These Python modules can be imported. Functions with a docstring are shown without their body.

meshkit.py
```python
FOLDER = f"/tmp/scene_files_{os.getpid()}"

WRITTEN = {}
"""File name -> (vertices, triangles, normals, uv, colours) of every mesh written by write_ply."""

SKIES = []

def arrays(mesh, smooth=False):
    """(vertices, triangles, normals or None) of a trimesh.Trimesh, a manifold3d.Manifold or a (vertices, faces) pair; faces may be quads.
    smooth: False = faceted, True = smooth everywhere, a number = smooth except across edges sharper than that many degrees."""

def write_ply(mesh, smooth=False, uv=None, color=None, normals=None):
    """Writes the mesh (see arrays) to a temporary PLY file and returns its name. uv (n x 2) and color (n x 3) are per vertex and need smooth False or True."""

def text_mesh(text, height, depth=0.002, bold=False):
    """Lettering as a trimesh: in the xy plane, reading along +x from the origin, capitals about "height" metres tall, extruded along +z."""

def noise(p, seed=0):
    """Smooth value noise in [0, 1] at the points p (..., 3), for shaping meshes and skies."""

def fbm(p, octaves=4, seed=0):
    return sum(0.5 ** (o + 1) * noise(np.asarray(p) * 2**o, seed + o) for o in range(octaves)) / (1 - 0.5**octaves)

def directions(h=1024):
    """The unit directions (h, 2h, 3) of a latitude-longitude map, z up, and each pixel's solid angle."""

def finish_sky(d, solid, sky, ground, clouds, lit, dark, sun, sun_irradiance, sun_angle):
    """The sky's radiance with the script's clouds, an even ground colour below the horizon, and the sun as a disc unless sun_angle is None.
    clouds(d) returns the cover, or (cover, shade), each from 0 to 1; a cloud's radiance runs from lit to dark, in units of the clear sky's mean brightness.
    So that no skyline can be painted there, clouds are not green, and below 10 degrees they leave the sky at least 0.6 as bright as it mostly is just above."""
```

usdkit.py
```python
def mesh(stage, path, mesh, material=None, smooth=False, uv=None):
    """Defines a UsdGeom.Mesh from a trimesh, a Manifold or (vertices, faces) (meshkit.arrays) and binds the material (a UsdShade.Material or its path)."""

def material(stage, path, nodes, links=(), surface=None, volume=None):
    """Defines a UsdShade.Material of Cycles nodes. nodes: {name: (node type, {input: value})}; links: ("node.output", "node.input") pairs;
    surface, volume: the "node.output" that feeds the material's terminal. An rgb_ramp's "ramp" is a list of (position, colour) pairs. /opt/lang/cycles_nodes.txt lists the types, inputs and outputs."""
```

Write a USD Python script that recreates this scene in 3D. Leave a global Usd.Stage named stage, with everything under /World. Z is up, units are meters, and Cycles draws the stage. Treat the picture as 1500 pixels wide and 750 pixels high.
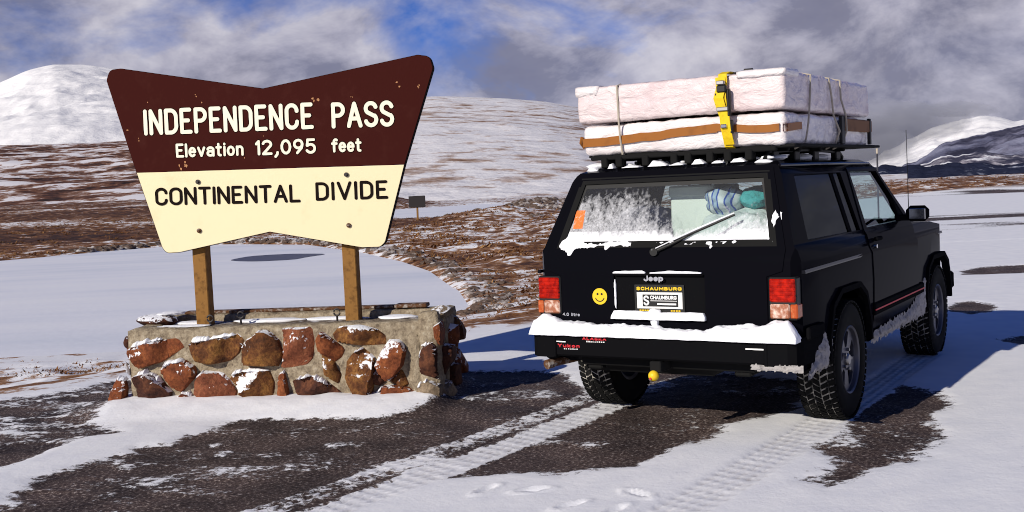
import math
import numpy as np, trimesh, shapely, manifold3d, usdkit, meshkit
from shapely.geometry import Polygon, LineString, Point, box as sbox
from shapely.ops import unary_union
from manifold3d import Manifold, CrossSection
from pxr import Usd, UsdGeom, UsdLux, UsdShade, Gf, Sdf, Vt

stage = Usd.Stage.CreateInMemory()
UsdGeom.SetStageUpAxis(stage, 'Z')
UsdGeom.SetStageMetersPerUnit(stage, 1.0)
UsdGeom.Xform.Define(stage, '/World')
rng = np.random.default_rng(7)
PI = math.pi

# ------------------------------------------------------------------ camera
FPX, PITCH, ROLL, CAM_H = 1648.9, 0.0625, 0.0454, 1.517
fw = np.array([0, math.cos(PITCH), -math.sin(PITCH)])
rt = np.array([1.0, 0, 0]); up = np.cross(rt, fw)
R2 = math.cos(ROLL) * rt - math.sin(ROLL) * up
U2 = math.sin(ROLL) * rt + math.cos(ROLL) * up
cam = UsdGeom.Camera.Define(stage, '/World/camera')
M4 = Gf.Matrix4d(*R2, 0, *U2, 0, *(-fw), 0, 0, 0, CAM_H, 1)
cam.AddTransformOp().Set(M4)
cam.CreateHorizontalApertureAttr(36.0)
cam.CreateVerticalApertureAttr(18.0)
cam.CreateFocalLengthAttr(36.0 * FPX / 1500)
cam.CreateClippingRangeAttr(Gf.Vec2f(0.1, 60000))
cam.CreateExposureAttr(0.08)

# ------------------------------------------------------------------ sky and sun
SUN_EL = math.radians(26)
SUN_AZ = math.atan2(-0.68, -0.73)
sdir = np.array([math.sin(SUN_AZ) * math.cos(SUN_EL), math.cos(SUN_AZ) * math.cos(SUN_EL), math.sin(SUN_EL)])
sun = UsdLux.DistantLight.Define(stage, '/World/sun')
sun.CreateIntensityAttr(1.1)
sun.CreateAngleAttr(0.5)
sun.CreateNormalizeAttr(True)
sun.CreateColorAttr(Gf.Vec3f(1.0, 0.93, 0.82))
zc = sdir; xc = np.cross([0, 0, 1.0], zc); xc /= np.linalg.norm(xc); yc = np.cross(zc, xc)
sun.AddTransformOp().Set(Gf.Matrix4d(*xc, 0, *yc, 0, *zc, 0, 0, 0, 0, 1))

SKY_STRENGTH = 0.081
dome = UsdLux.DomeLight.Define(stage, '/World/sky')
sky_mat = usdkit.material(stage, '/World/Looks/sky_clouds', {
    'sky': ('sky_texture', {'sky_type': 'single_scattering', 'sun_disc': False, 'sun_elevation': SUN_EL, 'sun_rotation': SUN_AZ,
                            'altitude': 3600.0, 'air_density': 1.0, 'aerosol_density': 0.3, 'ozone_density': 2.5}),
    'tc': ('texture_coordinate', {}),
    'sep': ('separate_xyz', {}),
    'mp': ('mapping', {'scale': (1.0, 1.0, 1.6), 'rotation': (0.0, 0.5, 0.0), 'location': (1.3, 0.2, 0.4)}),
    'n1': ('noise_texture', {'scale': 5.5, 'detail': 9.0, 'roughness': 0.55, 'distortion': 0.35}),
    'n2': ('noise_texture', {'scale': 9.0, 'detail': 9.0, 'roughness': 0.6, 'distortion': 0.2}),
    'low': ('map_range', {'from_min': 0.04, 'from_max': 0.34, 'to_min': 0.36, 'to_max': -0.30, 'clamp': True}),
    'add': ('math', {'math_type': 'add'}),
    'cover': ('rgb_ramp', {'ramp': [(0.0, (0, 0, 0)), (0.42, (0, 0, 0)), (0.60, (0.9, 0.9, 0.9)), (1.0, (1, 1, 1))]}),
    'tone': ('rgb_ramp', {'ramp': [(0.0, (1.7, 1.7, 2.6)), (0.40, (2.7, 2.65, 3.5)), (0.53, (5.2, 5.0, 5.9)), (0.66, (7.6, 7.3, 7.9)), (1.0, (9.0, 8.7, 9.0))]}),
    'hs': ('mix', {'mix_type': 'multiply', 'fac': 1.0, 'color2': (0.30, 0.48, 0.95)}),
    'mix': ('mix', {}),
    'bg': ('background_shader', {'strength': SKY_STRENGTH}),
}, [('tc.generated', 'mp.vector'), ('tc.generated', 'sep.vector'), ('sep.z', 'low.value'), ('mp.vector', 'n1.vector'), ('mp.vector', 'n2.vector'),
    ('n1.fac', 'add.value1'), ('low.result', 'add.value2'), ('add.value', 'cover.fac'), ('n2.fac', 'tone.fac'),
    ('cover.color', 'mix.fac'), ('sky.color', 'hs.color1'), ('hs.color', 'mix.color1'), ('tone.color', 'mix.color2'), ('mix.color', 'bg.color')], surface='bg.background')
UsdShade.MaterialBindingAPI.Apply(dome.GetPrim()).Bind(sky_mat)
dome.GetPrim().SetCustomDataByKey('kind', 'structure')

# ------------------------------------------------------------------ helpers
used = {}
def numbered(parent, name):
    k = (parent, name); n = used.get(k, 0); used[k] = n + 1
    return name if n == 0 else f'{name}_{n:03d}'
def pathof(p):
    return '/World' if p is None else str(p.GetPath())
def setd(prim, **kw):
    for k, v in kw.items():
        if v is not None: prim.SetCustomDataByKey(k, v)
    return prim
def thing(name, label, cat, loc=(0, 0, 0), rotz=0, group=None):
    x = UsdGeom.Xform.Define(stage, '/World/' + numbered('/World', name))
    x.AddTranslateOp().Set(Gf.Vec3d(*map(float, loc)))
    if rotz: x.AddRotateZOp().Set(float(rotz))
    return setd(x.GetPrim(), label=label, category=cat, group=group)
def obj(name, m, mat, parent=None, smooth=False, **kw):
    pp = pathof(parent)
    if isinstance(m, list): m = cat(m)
    g = usdkit.mesh(stage, f'{pp}/{numbered(pp, name)}', m, mat, smooth=smooth)
    setd(g.GetPrim(), **kw)
    return g.GetPrim()
def prim_attr(prim, name, vals):
    UsdGeom.PrimvarsAPI(prim).CreatePrimvar(name, Sdf.ValueTypeNames.FloatArray, 'vertex').Set(Vt.FloatArray.FromNumpy(np.asarray(vals, np.float32)))
def tm(m):
    if hasattr(m, 'to_mesh'):
        q = m.to_mesh(); return trimesh.Trimesh(q.vert_properties[:, :3], q.tri_verts, process=False)
    return m
def cat(ms):
    return trimesh.util.concatenate([tm(m) for m in ms])
def rbox(x0, x1, y0, y1, z0, z1, b=0.01):
    p = []
    for sx in (0, 1):
        for sy in (0, 1):
            for sz in (0, 1):
                X = (x0, x1)[sx]; Y = (y0, y1)[sy]; Z = (z0, z1)[sz]
                dx, dy, dz = (b, -b)[sx], (b, -b)[sy], (b, -b)[sz]
                p += [(X, Y + dy, Z + dz), (X + dx, Y, Z + dz), (X + dx, Y + dy, Z)]
    return trimesh.convex.convex_hull(np.array(p, float))
def man(m):
    m = tm(m)
    return Manifold(manifold3d.Mesh(np.asarray(m.vertices, np.float32), np.asarray(m.faces, np.uint32)))
def tube(pts, r, n=8, closed=False):
    pts = np.asarray(pts, float); ms = []
    k = len(pts); t = np.gradient(pts, axis=0) if not closed else np.roll(pts, -1, 0) - np.roll(pts, 1, 0)
    t /= np.linalg.norm(t, axis=1, keepdims=True) + 1e-12
    ref = np.array([0, 0, 1.0]) if abs(t[:, 2]).mean() < 0.8 else np.array([1.0, 0, 0])
    a = np.cross(t, ref); a /= np.linalg.norm(a, axis=1, keepdims=True) + 1e-12; b = np.cross(t, a)
    r = np.broadcast_to(r, k)
    an = np.arange(n) / n * 2 * PI
    v = pts[:, None] + r[:, None, None] * (np.cos(an)[None, :, None] * a[:, None] + np.sin(an)[None, :, None] * b[:, None])
    f = []
    for i in range(k if closed else k - 1):
        j = (i + 1) % k
        for q in range(n):
            s = (q + 1) % n
            f += [(i * n + q, j * n + s, j * n + q), (i * n + q, i * n + s, j * n + s)]
    v = v.reshape(-1, 3)
    if not closed:
        c0, c1 = len(v), len(v) + 1; v = np.vstack([v, pts[0], pts[-1]])
        for q in range(n):
            s = (q + 1) % n
            f += [(c0, s, q), (c1, (k - 1) * n + q, (k - 1) * n + s)]
    m = trimesh.Trimesh(v, f, process=False); m.fix_normals() if len(f) < 4000 else None
    return m
def poly_ext(poly, h):
    """extrude shapely polygon in xy by h along +z -> trimesh"""
    gs = getattr(poly, 'geoms', [poly])
    return trimesh.util.concatenate([trimesh.creation.extrude_polygon(g, h, engine='earcut') for g in gs if g.area > 1e-9])
def maps(m, ex, ey, ez, o=(0, 0, 0)):
    """map local x,y,z axes to given vectors"""
    m = tm(m).copy(); V = np.asarray(m.vertices)
    m.vertices = np.asarray(o, float) + V[:, :1] * np.asarray(ex, float) + V[:, 1:2] * np.asarray(ey, float) + V[:, 2:3] * np.asarray(ez, float)
    if np.dot(np.cross(ex, ey), ez) < 0: m.invert()
    return m
def mext(pts, h0, h1, axis):
    """manifold prism from a polygon. axis 'x': pts (y,z); 'y': pts (x,z); 'z': pts (x,y)"""
    pts = np.asarray(pts, float)
    a2 = 0.5 * np.sum(pts[:, 0] * np.roll(pts[:, 1], -1) - np.roll(pts[:, 0], -1) * pts[:, 1])
    if a2 < 0: pts = pts[::-1]
    m = Manifold.extrude(CrossSection([pts]), h1 - h0).translate((0, 0, h0))
    if axis == 'x':  # (y,z,x) -> cyc
        return m.transform(np.array([[0, 0, 1, 0], [1, 0, 0, 0], [0, 1, 0, 0.0]]))
    if axis == 'y':  # (x,z,y): mirror handled
        return m.transform(np.array([[1, 0, 0, 0], [0, 0, -1, 0], [0, 1, 0, 0.0]])).mirror((0, 1, 0)) 
    return m
def smoothstep(a, b, x):
    t = np.clip((x - a) / (b - a), 0, 1); return t * t * (3 - 2 * t)
def sdist(P, poly):
    """signed distance, negative inside. P (n,2)"""
    poly = np.asarray(poly, float); d = np.full(len(P), 1e9); ins = np.zeros(len(P), bool)
    for a, b in zip(poly, np.roll(poly, -1, 0)):
        e = b - a; w = P - a
        t = np.clip((w @ e) / (e @ e + 1e-12), 0, 1)
        d = np.minimum(d, np.hypot(*(w - t[:, None] * e).T))
        c = (a[1] > P[:, 1]) != (b[1] > P[:, 1])
        with np.errstate(divide='ignore', invalid='ignore'):
            xi = e[0] * (P[:, 1] - a[1]) / (e[1] if e[1] else 1e-12) + a[0]
        ins ^= c & (P[:, 0] < xi)
    return np.where(ins, -d, d)
def linedist(P, line):
    line = np.asarray(line, float); d = np.full(len(P), 1e9)
    for a, b in zip(line[:-1], line[1:]):
        e = b - a; w = P - a; t = np.clip((w @ e) / (e @ e + 1e-12), 0, 1)
        d = np.minimum(d, np.hypot(*(w - t[:, None] * e).T))
    return d
def fbm2(P, scale, oct=4, seed=0, sx=1.0):
    q = np.column_stack([P[:, 0] * scale * sx, P[:, 1] * scale, np.full(len(P), seed * 7.3)])
    return meshkit.fbm(q, oct, seed)
def grid_faces(nx, ny):
    i = np.arange(nx * ny).reshape(ny, nx)
    a, b, c, d = i[:-1, :-1].ravel(), i[:-1, 1:].ravel(), i[1:, 1:].ravel(), i[1:, :-1].ravel()
    return np.vstack([np.column_stack([a, b, c]), np.column_stack([a, c, d])])
def grid_mesh(X, Y, Z):
    ny, nx = X.shape
    return trimesh.Trimesh(np.column_stack([X.ravel(), Y.ravel(), Z.ravel()]), grid_faces(nx, ny), process=False)

# ------------------------------------------------------------------ materials
def mat(name, color, rough=0.6, spec=0.5, noise=None, bump=None, metal=0.0, **kw):
    """noise: (scale, amount, color2) mottling in object space; bump: (scale, distance)"""
    nodes = {'p': ('principled_bsdf', {'base_color': color, 'roughness': rough, 'specular_ior_level': spec, 'metallic': metal, **kw})}
    links = []
    if noise or bump: nodes['tc'] = ('texture_coordinate', {})
    if noise:
        nodes['n'] = ('noise_texture', {'scale': noise[0], 'detail': 6.0, 'roughness': 0.62})
        nodes['r'] = ('rgb_ramp', {'ramp': [(0.0, color), (noise[1], color), (min(1, noise[1] + 0.22), noise[2]), (1.0, noise[2])]})
        links += [('tc.object', 'n.vector'), ('n.fac', 'r.fac'), ('r.color', 'p.base_color')]
    if bump:
        nodes['bn'] = ('noise_texture', {'scale': bump[0], 'detail': 5.0, 'roughness': 0.6})
        nodes['b'] = ('bump', {'distance': bump[1], 'strength': 1.0})
        links += [('tc.object', 'bn.vector'), ('bn.fac', 'b.height'), ('b.normal', 'p.normal')]
    return usdkit.material(stage, '/World/Looks/' + name, nodes, links, surface='p.BSDF')

SNOW = (0.84, 0.85, 0.88)
m_snow = mat('snow', SNOW, 0.7, 0.25, bump=(60.0, 0.004))
m_paint = mat('black_paint', (0.004, 0.004, 0.006), 0.12, 0.5, ior=1.035, noise=(3.0, 0.62, (0.009, 0.008, 0.009)))
m_trim = mat('black_trim', (0.006, 0.006, 0.007), 0.7, 0.2, ior=1.05, bump=(220.0, 0.001))
m_rubber = mat('tyre_rubber', (0.007, 0.007, 0.007), 0.85, 0.08, noise=(18.0, 0.55, (0.016, 0.015, 0.014)))
m_groove = mat('tyre_groove', (0.02, 0.02, 0.02), 0.8, 0.2, noise=(19.0, 0.42, (0.70, 0.66, 0.58)))
m_alloy = mat('alloy', (0.11, 0.11, 0.13), 0.42, 0.4, metal=0.6, noise=(9.0, 0.5, (0.14, 0.13, 0.12)))
m_dark = mat('underbody', (0.010, 0.010, 0.010), 0.85, 0.1)
m_steel = mat('steel', (0.35, 0.34, 0.33), 0.4, 0.5, metal=0.9)
m_rust = mat('rust', (0.10, 0.045, 0.02), 0.85, 0.2, noise=(30.0, 0.5, (0.45, 0.42, 0.38)))
m_red = mat('red_lens', (0.22, 0.005, 0.003), 0.2, 0.12, noise=(30.0, 0.40, (0.48, 0.014, 0.005)))
m_amber = mat('amber_lens', (0.42, 0.07, 0.012), 0.25, 0.4, noise=(30.0, 0.5, (0.60, 0.22, 0.08)))
m_clear = mat('clear_lens', (0.34, 0.12, 0.06), 0.35, 0.5, noise=(34.0, 0.46, (0.75, 0.58, 0.48)))
m_white = mat('white_print', (0.80, 0.80, 0.78), 0.5, 0.3)
m_yellow = mat('yellow_print', (0.78, 0.52, 0.02), 0.45, 0.3)
m_black = mat('black_print', (0.012, 0.012, 0.012), 0.5, 0.3)
m_redp = mat('red_print', (0.55, 0.02, 0.03), 0.5, 0.3)
m_chrome = mat('chrome', (0.75, 0.75, 0.76), 0.12, 0.5, metal=1.0)
m_seat = mat('seat_cloth', (0.05, 0.05, 0.06), 0.9, 0.1)
m_orange = mat('orange_sticker', (0.75, 0.16, 0.02), 0.5, 0.3, noise=(60.0, 0.55, (0.75, 0.7, 0.66)))
m_wood_post = mat('post_wood', (0.25, 0.125, 0.036), 0.8, 0.1, noise=(26.0, 0.5, (0.13, 0.062, 0.02)), bump=(40.0, 0.003))
m_brown = mat('sign_brown', (0.043, 0.0085, 0.0068), 0.85, 0.04, noise=(7.0, 0.56, (0.053, 0.013, 0.010)), bump=(90.0, 0.0006))
m_cream = mat('sign_cream', (0.80, 0.70, 0.44), 0.55, 0.3, noise=(5.0, 0.58, (0.74, 0.62, 0.37)), bump=(90.0, 0.0006))
m_letter_w = mat('letter_white', (0.86, 0.80, 0.62), 0.55, 0.3)
m_letter_d = mat('letter_dark', (0.010, 0.006, 0.005), 0.8, 0.05)
m_chip = mat('bare_wood', (0.45, 0.22, 0.10), 0.8, 0.2)
m_iron = mat('dark_iron', (0.04, 0.035, 0.035), 0.55, 0.4, metal=0.4)
m_soil = mat('soil', (0.16, 0.12, 0.085), 0.95, 0.1, noise=(9.0, 0.5, (0.75, 0.74, 0.74)), bump=(30.0, 0.02))

# ------------------------------------------------------------------ ground
LAKE_Z, POND_Z = -0.45, -0.6
LAKE = [(-32, 31), (-22.4, 35.1), (-19.4, 42.6), (-17.6, 46.0), (-15.4, 49.3), (-11.9, 48.6), (-7.8, 44.5), (-4.7, 37.0), (-2.86, 31.4), (-1.75, 27.1), (-0.82, 21.5), (-0.53, 18.7),
        (-0.62, 17.2), (-1.0, 16.7), (-1.5, 16.1), (-3.3, 15.2), (-4.9, 14.3), (-6.6, 14.2), (-9.1, 14.1), (-14, 14.2), (-30, 16), (-45, 24)]
POND = [(-13, 93), (-14, 128), (-3.9, 140), (2.5, 134), (1.6, 110), (-2.6, 90), (-6.1, 79)]
LOT = [(-60, -60), (-40, -10), (-12, 1.5), (-7, 5.9), (-5.04, 7.75), (-4.06, 8.75), (-3.43, 9.47), (-2.2, 10.4), (-0.66, 11.32), (0.22, 12.0), (0.7, 12.5), (2.5, 15), (6.2, 23), (10, 37), (14.5, 52), (20, 60), (30, 62), (60, 64), (160, 60), (160, -60)]
BARE_A = [(-6.5, 7.4), (-4.52, 8.7), (-4.11, 8.84), (-3.84, 8.98), (-3.45, 9.51), (-3.0, 9.6), (-2.95, 8.29), (-2.98, 7.99), (-2.97, 7.75), (-2.63, 7.5), (-2.56, 7.28), (-2.78, 7.19), (-2.84, 7.1), (-2.92, 6.93), (-2.93, 6.79), (-3.02, 6.45), (-3.13, 6.03), (-4.2, 6.3)]
BARE_B = [(-2.64, 5.45), (-2.64, 5.75), (-2.71, 6.17), (-2.51, 6.56), (-2.37, 6.88), (-2.17, 6.9), (-2.12, 7.19), (-1.94, 7.51), (-1.66, 7.51), (-1.19, 7.43), (-0.74, 7.58), (-0.55, 7.9), (-0.54, 8.46), (-0.5, 9.2), (0.12, 9.03), (0.47, 8.8), (0.55, 8.05), (0.64, 7.52), (0.25, 6.96), (-0.59, 5.87), (-1.05, 5.21), (-1.72, 4.9)]
BARE_C = [(0.64, 7.48), (-0.05, 6.46), (-0.51, 5.75), (-0.26, 5.73), (-0.05, 5.78), (0.21, 5.7), (0.36, 5.84), (0.58, 5.87), (0.82, 6.13), (1.05, 6.38), (1.28, 6.74), (1.61, 6.93), (1.82, 7.09), (2.13, 8.06), (1.29, 8.74), (0.55, 8.78)]
BARE_D = [(2.02, 6.88), (2.29, 7.25), (2.65, 7.79), (2.78, 7.5), (2.72, 7.11), (2.43, 6.59), (2.37, 6.15), (2.04, 5.75), (1.73, 5.46), (1.42, 5.21), (1.38, 5.4), (1.62, 5.83), (1.59, 6.14), (1.9, 6.61)]
BARE_E = [(4.64, 11.92), (4.85, 12.3), (5.06, 12.36), (5.15, 12.05), (5.07, 11.73), (4.85, 11.4), (4.62, 11.28), (4.55, 11.6)]
BARE_F = [(4.14, 9.55), (4.37, 9.73), (4.6, 9.7), (4.55, 9.5), (4.41, 9.3), (4.16, 9.25)]
BARE_G = [(6.3, 16.0), (6.89, 16.5), (8.2, 16.4), (8.6, 15.6), (7.15, 15.2), (6.21, 15.4)]
CAR_YAW, CAR_X, CAR_Y = 0.559, 1.3176, 7.2571
cfw = np.array([math.sin(CAR_YAW), math.cos(CAR_YAW)]); crt = np.array([math.cos(CAR_YAW), -math.sin(CAR_YAW)])
def cw(x, y): return np.array([CAR_X, CAR_Y]) + x * crt + y * cfw
WALL_A = np.array([-3.0, 8.27]); WUX = np.array([0.9904, -0.1380]); WN = np.array([0.1380, 0.9904])

def axis(lo, hi, step, far0, far1, g=1.09):
    a = list(np.arange(lo, hi, step)); s = step
    x = a[-1]
    while x < far1: s *= g; x += s; a.append(x)
    s = step; x = a[0]; pre = []
    while x > far0: s *= g; x -= s; pre.append(x)
    return np.array(pre[::-1] + a)
def axis_y():
    a = [3.6]; 
    while a[-1] < 700: a.append(a[-1] + max(0.022, 0.022 * (a[-1] / 9.0) ** 1.55))
    s = 0.022; x = 3.6; pre = []
    while x > -80: s *= 1.12; x -= s; pre.append(x)
    return np.array(pre[::-1] + a)
def base_height(P):
    """terrain without snow; returns z, tundra weight"""
    sl, sp_, st = sdist(P, LAKE), sdist(P, POND), sdist(P, LOT)
    out = np.clip(st, 0, None); dl = np.clip(np.minimum(sl, sp_), 0, None)
    t = out / (out + dl + 1e-6)
    far = smoothstep(55, 150, P[:, 1])
    left = smoothstep(2, -14, P[:, 0] + (P[:, 1] - 50) * 0.10)
    rise = far * left * 2.2 + far * (1 - left) * -0.15
    lev = np.where(sl < sp_, LAKE_Z, POND_Z)
    bump = (fbm2(P, 0.35, 4, 3) - 0.5) * 0.5 + (fbm2(P, 1.7, 4, 5) - 0.5) * 0.22
    mound = 0.9 * np.exp(-(((P[:, 0] - 1.8) / 3.2) ** 2 + ((P[:, 1] - 74) / 9) ** 2)) + 0.5 * np.exp(-(((P[:, 0] + 1.0) / 2.5) ** 2 + ((P[:, 1] - 60) / 5) ** 2))
    rm = smoothstep(58, 66, P[:, 1]) * smoothstep(16, 26, P[:, 0]) * (0.35 + 0.8 * fbm2(P, 0.14, 4, 9)) * 0.8
    z = (lev + 0.06) * smoothstep(0, 1, t) * (1 - smoothstep(60, 80, sl) * 0.0) + rise * smoothstep(0, 6, dl) + bump * smoothstep(0.1, 1.6, out) * smoothstep(0.0, 2.0, dl) * 0.75 + mound * smoothstep(0, 2, dl) + rm
    inside = np.minimum(sl, sp_)
    z = np.where(inside < 0.0, lev + 0.06 - np.minimum(0.4, -inside * 0.35), z)
    # the pass drops away far to the right
    z = z - smoothstep(120, 500, P[:, 1]) * smoothstep(0.12, 0.3, P[:, 0] / np.maximum(P[:, 1], 1)) * 12
    return z, smoothstep(0.0, 0.35, st + (fbm2(P, 2.5, 3, 11) - 0.5) * 0.5), sl, st, rm

def build_ground():
    xs, ys = axis(-4.4, 5.4, 0.022, -260, 330, 1.075), axis_y()
    X, Y = np.meshgrid(xs, ys); P = np.column_stack([X.ravel(), Y.ravel()])
    z, tun, sl, st, rm = base_height(P)
    n = len(P); bare = np.full(n, -1.0); pack = np.zeros(n); snow = np.zeros(n)
    near = (P[:, 1] > 3) & (P[:, 1] < 22) & (np.abs(P[:, 0]) < 12)
    Q = P[near]
    wob = (fbm2(Q, 2.2, 4, 21) - 0.5) * 0.5 + (fbm2(Q, 11, 3, 22) - 0.5) * 0.16
    sd = np.full(len(Q), 9.0)
    for pl in (BARE_A, BARE_B, BARE_C, BARE_D, BARE_E, BARE_F, BARE_G):
        sd = np.minimum(sd, sdist(Q, pl))
    # wheel tracks: local car coordinates
    L = Q - np.array([CAR_X, CAR_Y]); lx, ly = L @ crt, L @ cfw
    bend = -0.016 * np.clip(-ly, 0, None) ** 2
    pk = np.zeros(len(Q)); ribs = np.zeros(len(Q))
    for cx, hw, y0, y1 in ((0.735, 0.125, -6, 2.45), (-0.735, 0.125, -6, -0.05), (-1.02, 0.10, -6, 0.25)):
        d = np.abs(lx - cx - bend)
        on = smoothstep(hw + 0.035, hw - 0.03, d) * smoothstep(y0 - .2, y0, ly) * smoothstep(y1 + .1, y1, ly)
        pk = np.maximum(pk, on * (0.75 if cx < -0.9 else 1.0))
        ribs = np.maximum(ribs, on * smoothstep(.35, .9, (0.5 + 0.5 * np.sin((lx - cx - bend) * 2 * PI / 0.058 + .6 * np.sin(ly * 2 * PI / .10))) * (.62 + .38 * np.sin(ly * 2 * PI / 0.095 + (lx - cx) * 14))))
    sdw = sd + wob * 0.55
    b = smoothstep(0.10, -0.12, sdw)
    patch = fbm2(Q @ np.array([[1, .15], [-.15, 1]]), 2.0, 5, 31, sx=0.7)
    b = b * (1 - 0.40 * smoothstep(0.57, 0.70, patch)) * (1 - 0.38 * smoothstep(-.6, -1.8, Q[:, 0] + (Q[:, 1] - 6) * .4) * smoothstep(.46, .58, fbm2(Q @ np.array([[.94, .34], [-.34, .94]]), 7.0, 4, 37, sx=.35)))
    b = b * (1 - .5 * np.exp(-(((Q[:, 0] - 2.34) / .30) ** 2 + ((Q[:, 1] - 6.0) / .3) ** 2)))
    pkd = pk * (0.62 + 0.5 * (fbm2(Q, 7, 3, 33) - 0.5)) 
    b = b * (1 - .30 * smoothstep(.50, .62, fbm2(Q, 5.5, 4, 39)))
    b = np.where(pk > 0.02, np.clip(b * (1 - pk * (.55 + .7 * (fbm2(Q, 9, 4, 34) - .42) - .30 * (ribs - .4))), 0, 1), b)
    th = 0.020 * (1 - b) + 0.008 * (fbm2(Q, 1.3, 4, 41) - 0.5) * (1 - b)
    th += -pk * 0.010 * (1 - b) - ribs * 0.012
    # drift along the wall
    W = Q - WALL_A; wu, wn = W @ WUX, W @ WN
    inx = smoothstep(-0.35, 0.05, wu) * smoothstep(2.60, 2.42, wu)
    drift = inx * smoothstep(-0.62, -0.05, wn) * smoothstep(.88, 0.68, wn) * 0.07 * (0.6 + 0.8 * fbm2(Q, 3, 3, 51))
    th += drift
    fine = (fbm2(Q, 34, 2, 61) - 0.5)
    th += b * fine * 0.009 + (1 - b) * fine * 0.0015 + pk * fine * 0.006
    # trodden footprints at the near edge
    for cx_, cy_, an in ((0.22, 5.16, .6), (0.42, 5.05, .9), (0.05, 5.45, .2), (-0.18, 5.5, 1.0), (0.55, 5.3, 2.2)):
        d = Q - np.array([cx_, cy_]); a, c = d @ [math.cos(an), math.sin(an)], d @ [-math.sin(an), math.cos(an)]
        e = np.sqrt((a / 0.085) ** 2 + (c / 0.03) ** 2)
        th += (1 - b) * (-0.010 * smoothstep(1.1, 0.7, e) + 0.010 * np.exp(-((e - 1.3) / 0.22) ** 2))
    lotw = 1 - tun[near]
    z[near] += th * lotw + 0.02 * (1 - lotw)
    z[~near] += 0.03
    bare[near] = b * lotw; pack[near] = (0.25 * pk + ribs) * lotw * np.clip(2.2 * fbm2(Q, 4, 4, 35) - .3, .1, 1.4)
    m = trimesh.Trimesh(np.column_stack([P, z]), grid_faces(len(xs), len(ys)), process=False)
    # streaks of bare road in the far lot
    far = ~near & (st < 0)
    s = fbm2(P[far] @ np.array([[.45, 0], [0, 1.0]]), 0.22, 4, 71)
    bare[far] = 0.75 * smoothstep(0.60, 0.70, s)
    tunw = np.maximum(tun, smoothstep(0.12, 0.3, rm) * 0.95)
    # how much snow lies on the tundra
    brown = 0.045 + 0.10 * smoothstep(48, 60, P[:, 1]) * smoothstep(0, -8, P[:, 0] + (P[:, 1] - 50) * .05) + 0.0 * smoothstep(30, 14, P[:, 1]) - 0.05 * smoothstep(75, 130, P[:, 1]) - 0.09 * np.exp(-(((P[:, 0] - 1.5) / 4) ** 2 + ((P[:, 1] - 74) / 11) ** 2)) - 0.05 * smoothstep(.5, -4, P[:, 0]) * smoothstep(18, 13, P[:, 1])
    brown = brown - 0.12 * smoothstep(1.2, 0.2, np.abs(fbm2(P, .03, 3, 83, sx=.3) - .5) * 20) * smoothstep(60, 90, P[:, 1])
    g = usdkit.mesh(stage, '/World/ground', m, m_ground, smooth=True)
    for k, v in (('bare', np.clip(bare, 0, 1)), ('pack', pack), ('tundra', tunw), ('brown', brown)): prim_attr(g.GetPrim(), k, v)
    setd(g.GetPrim(), kind='structure')

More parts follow.
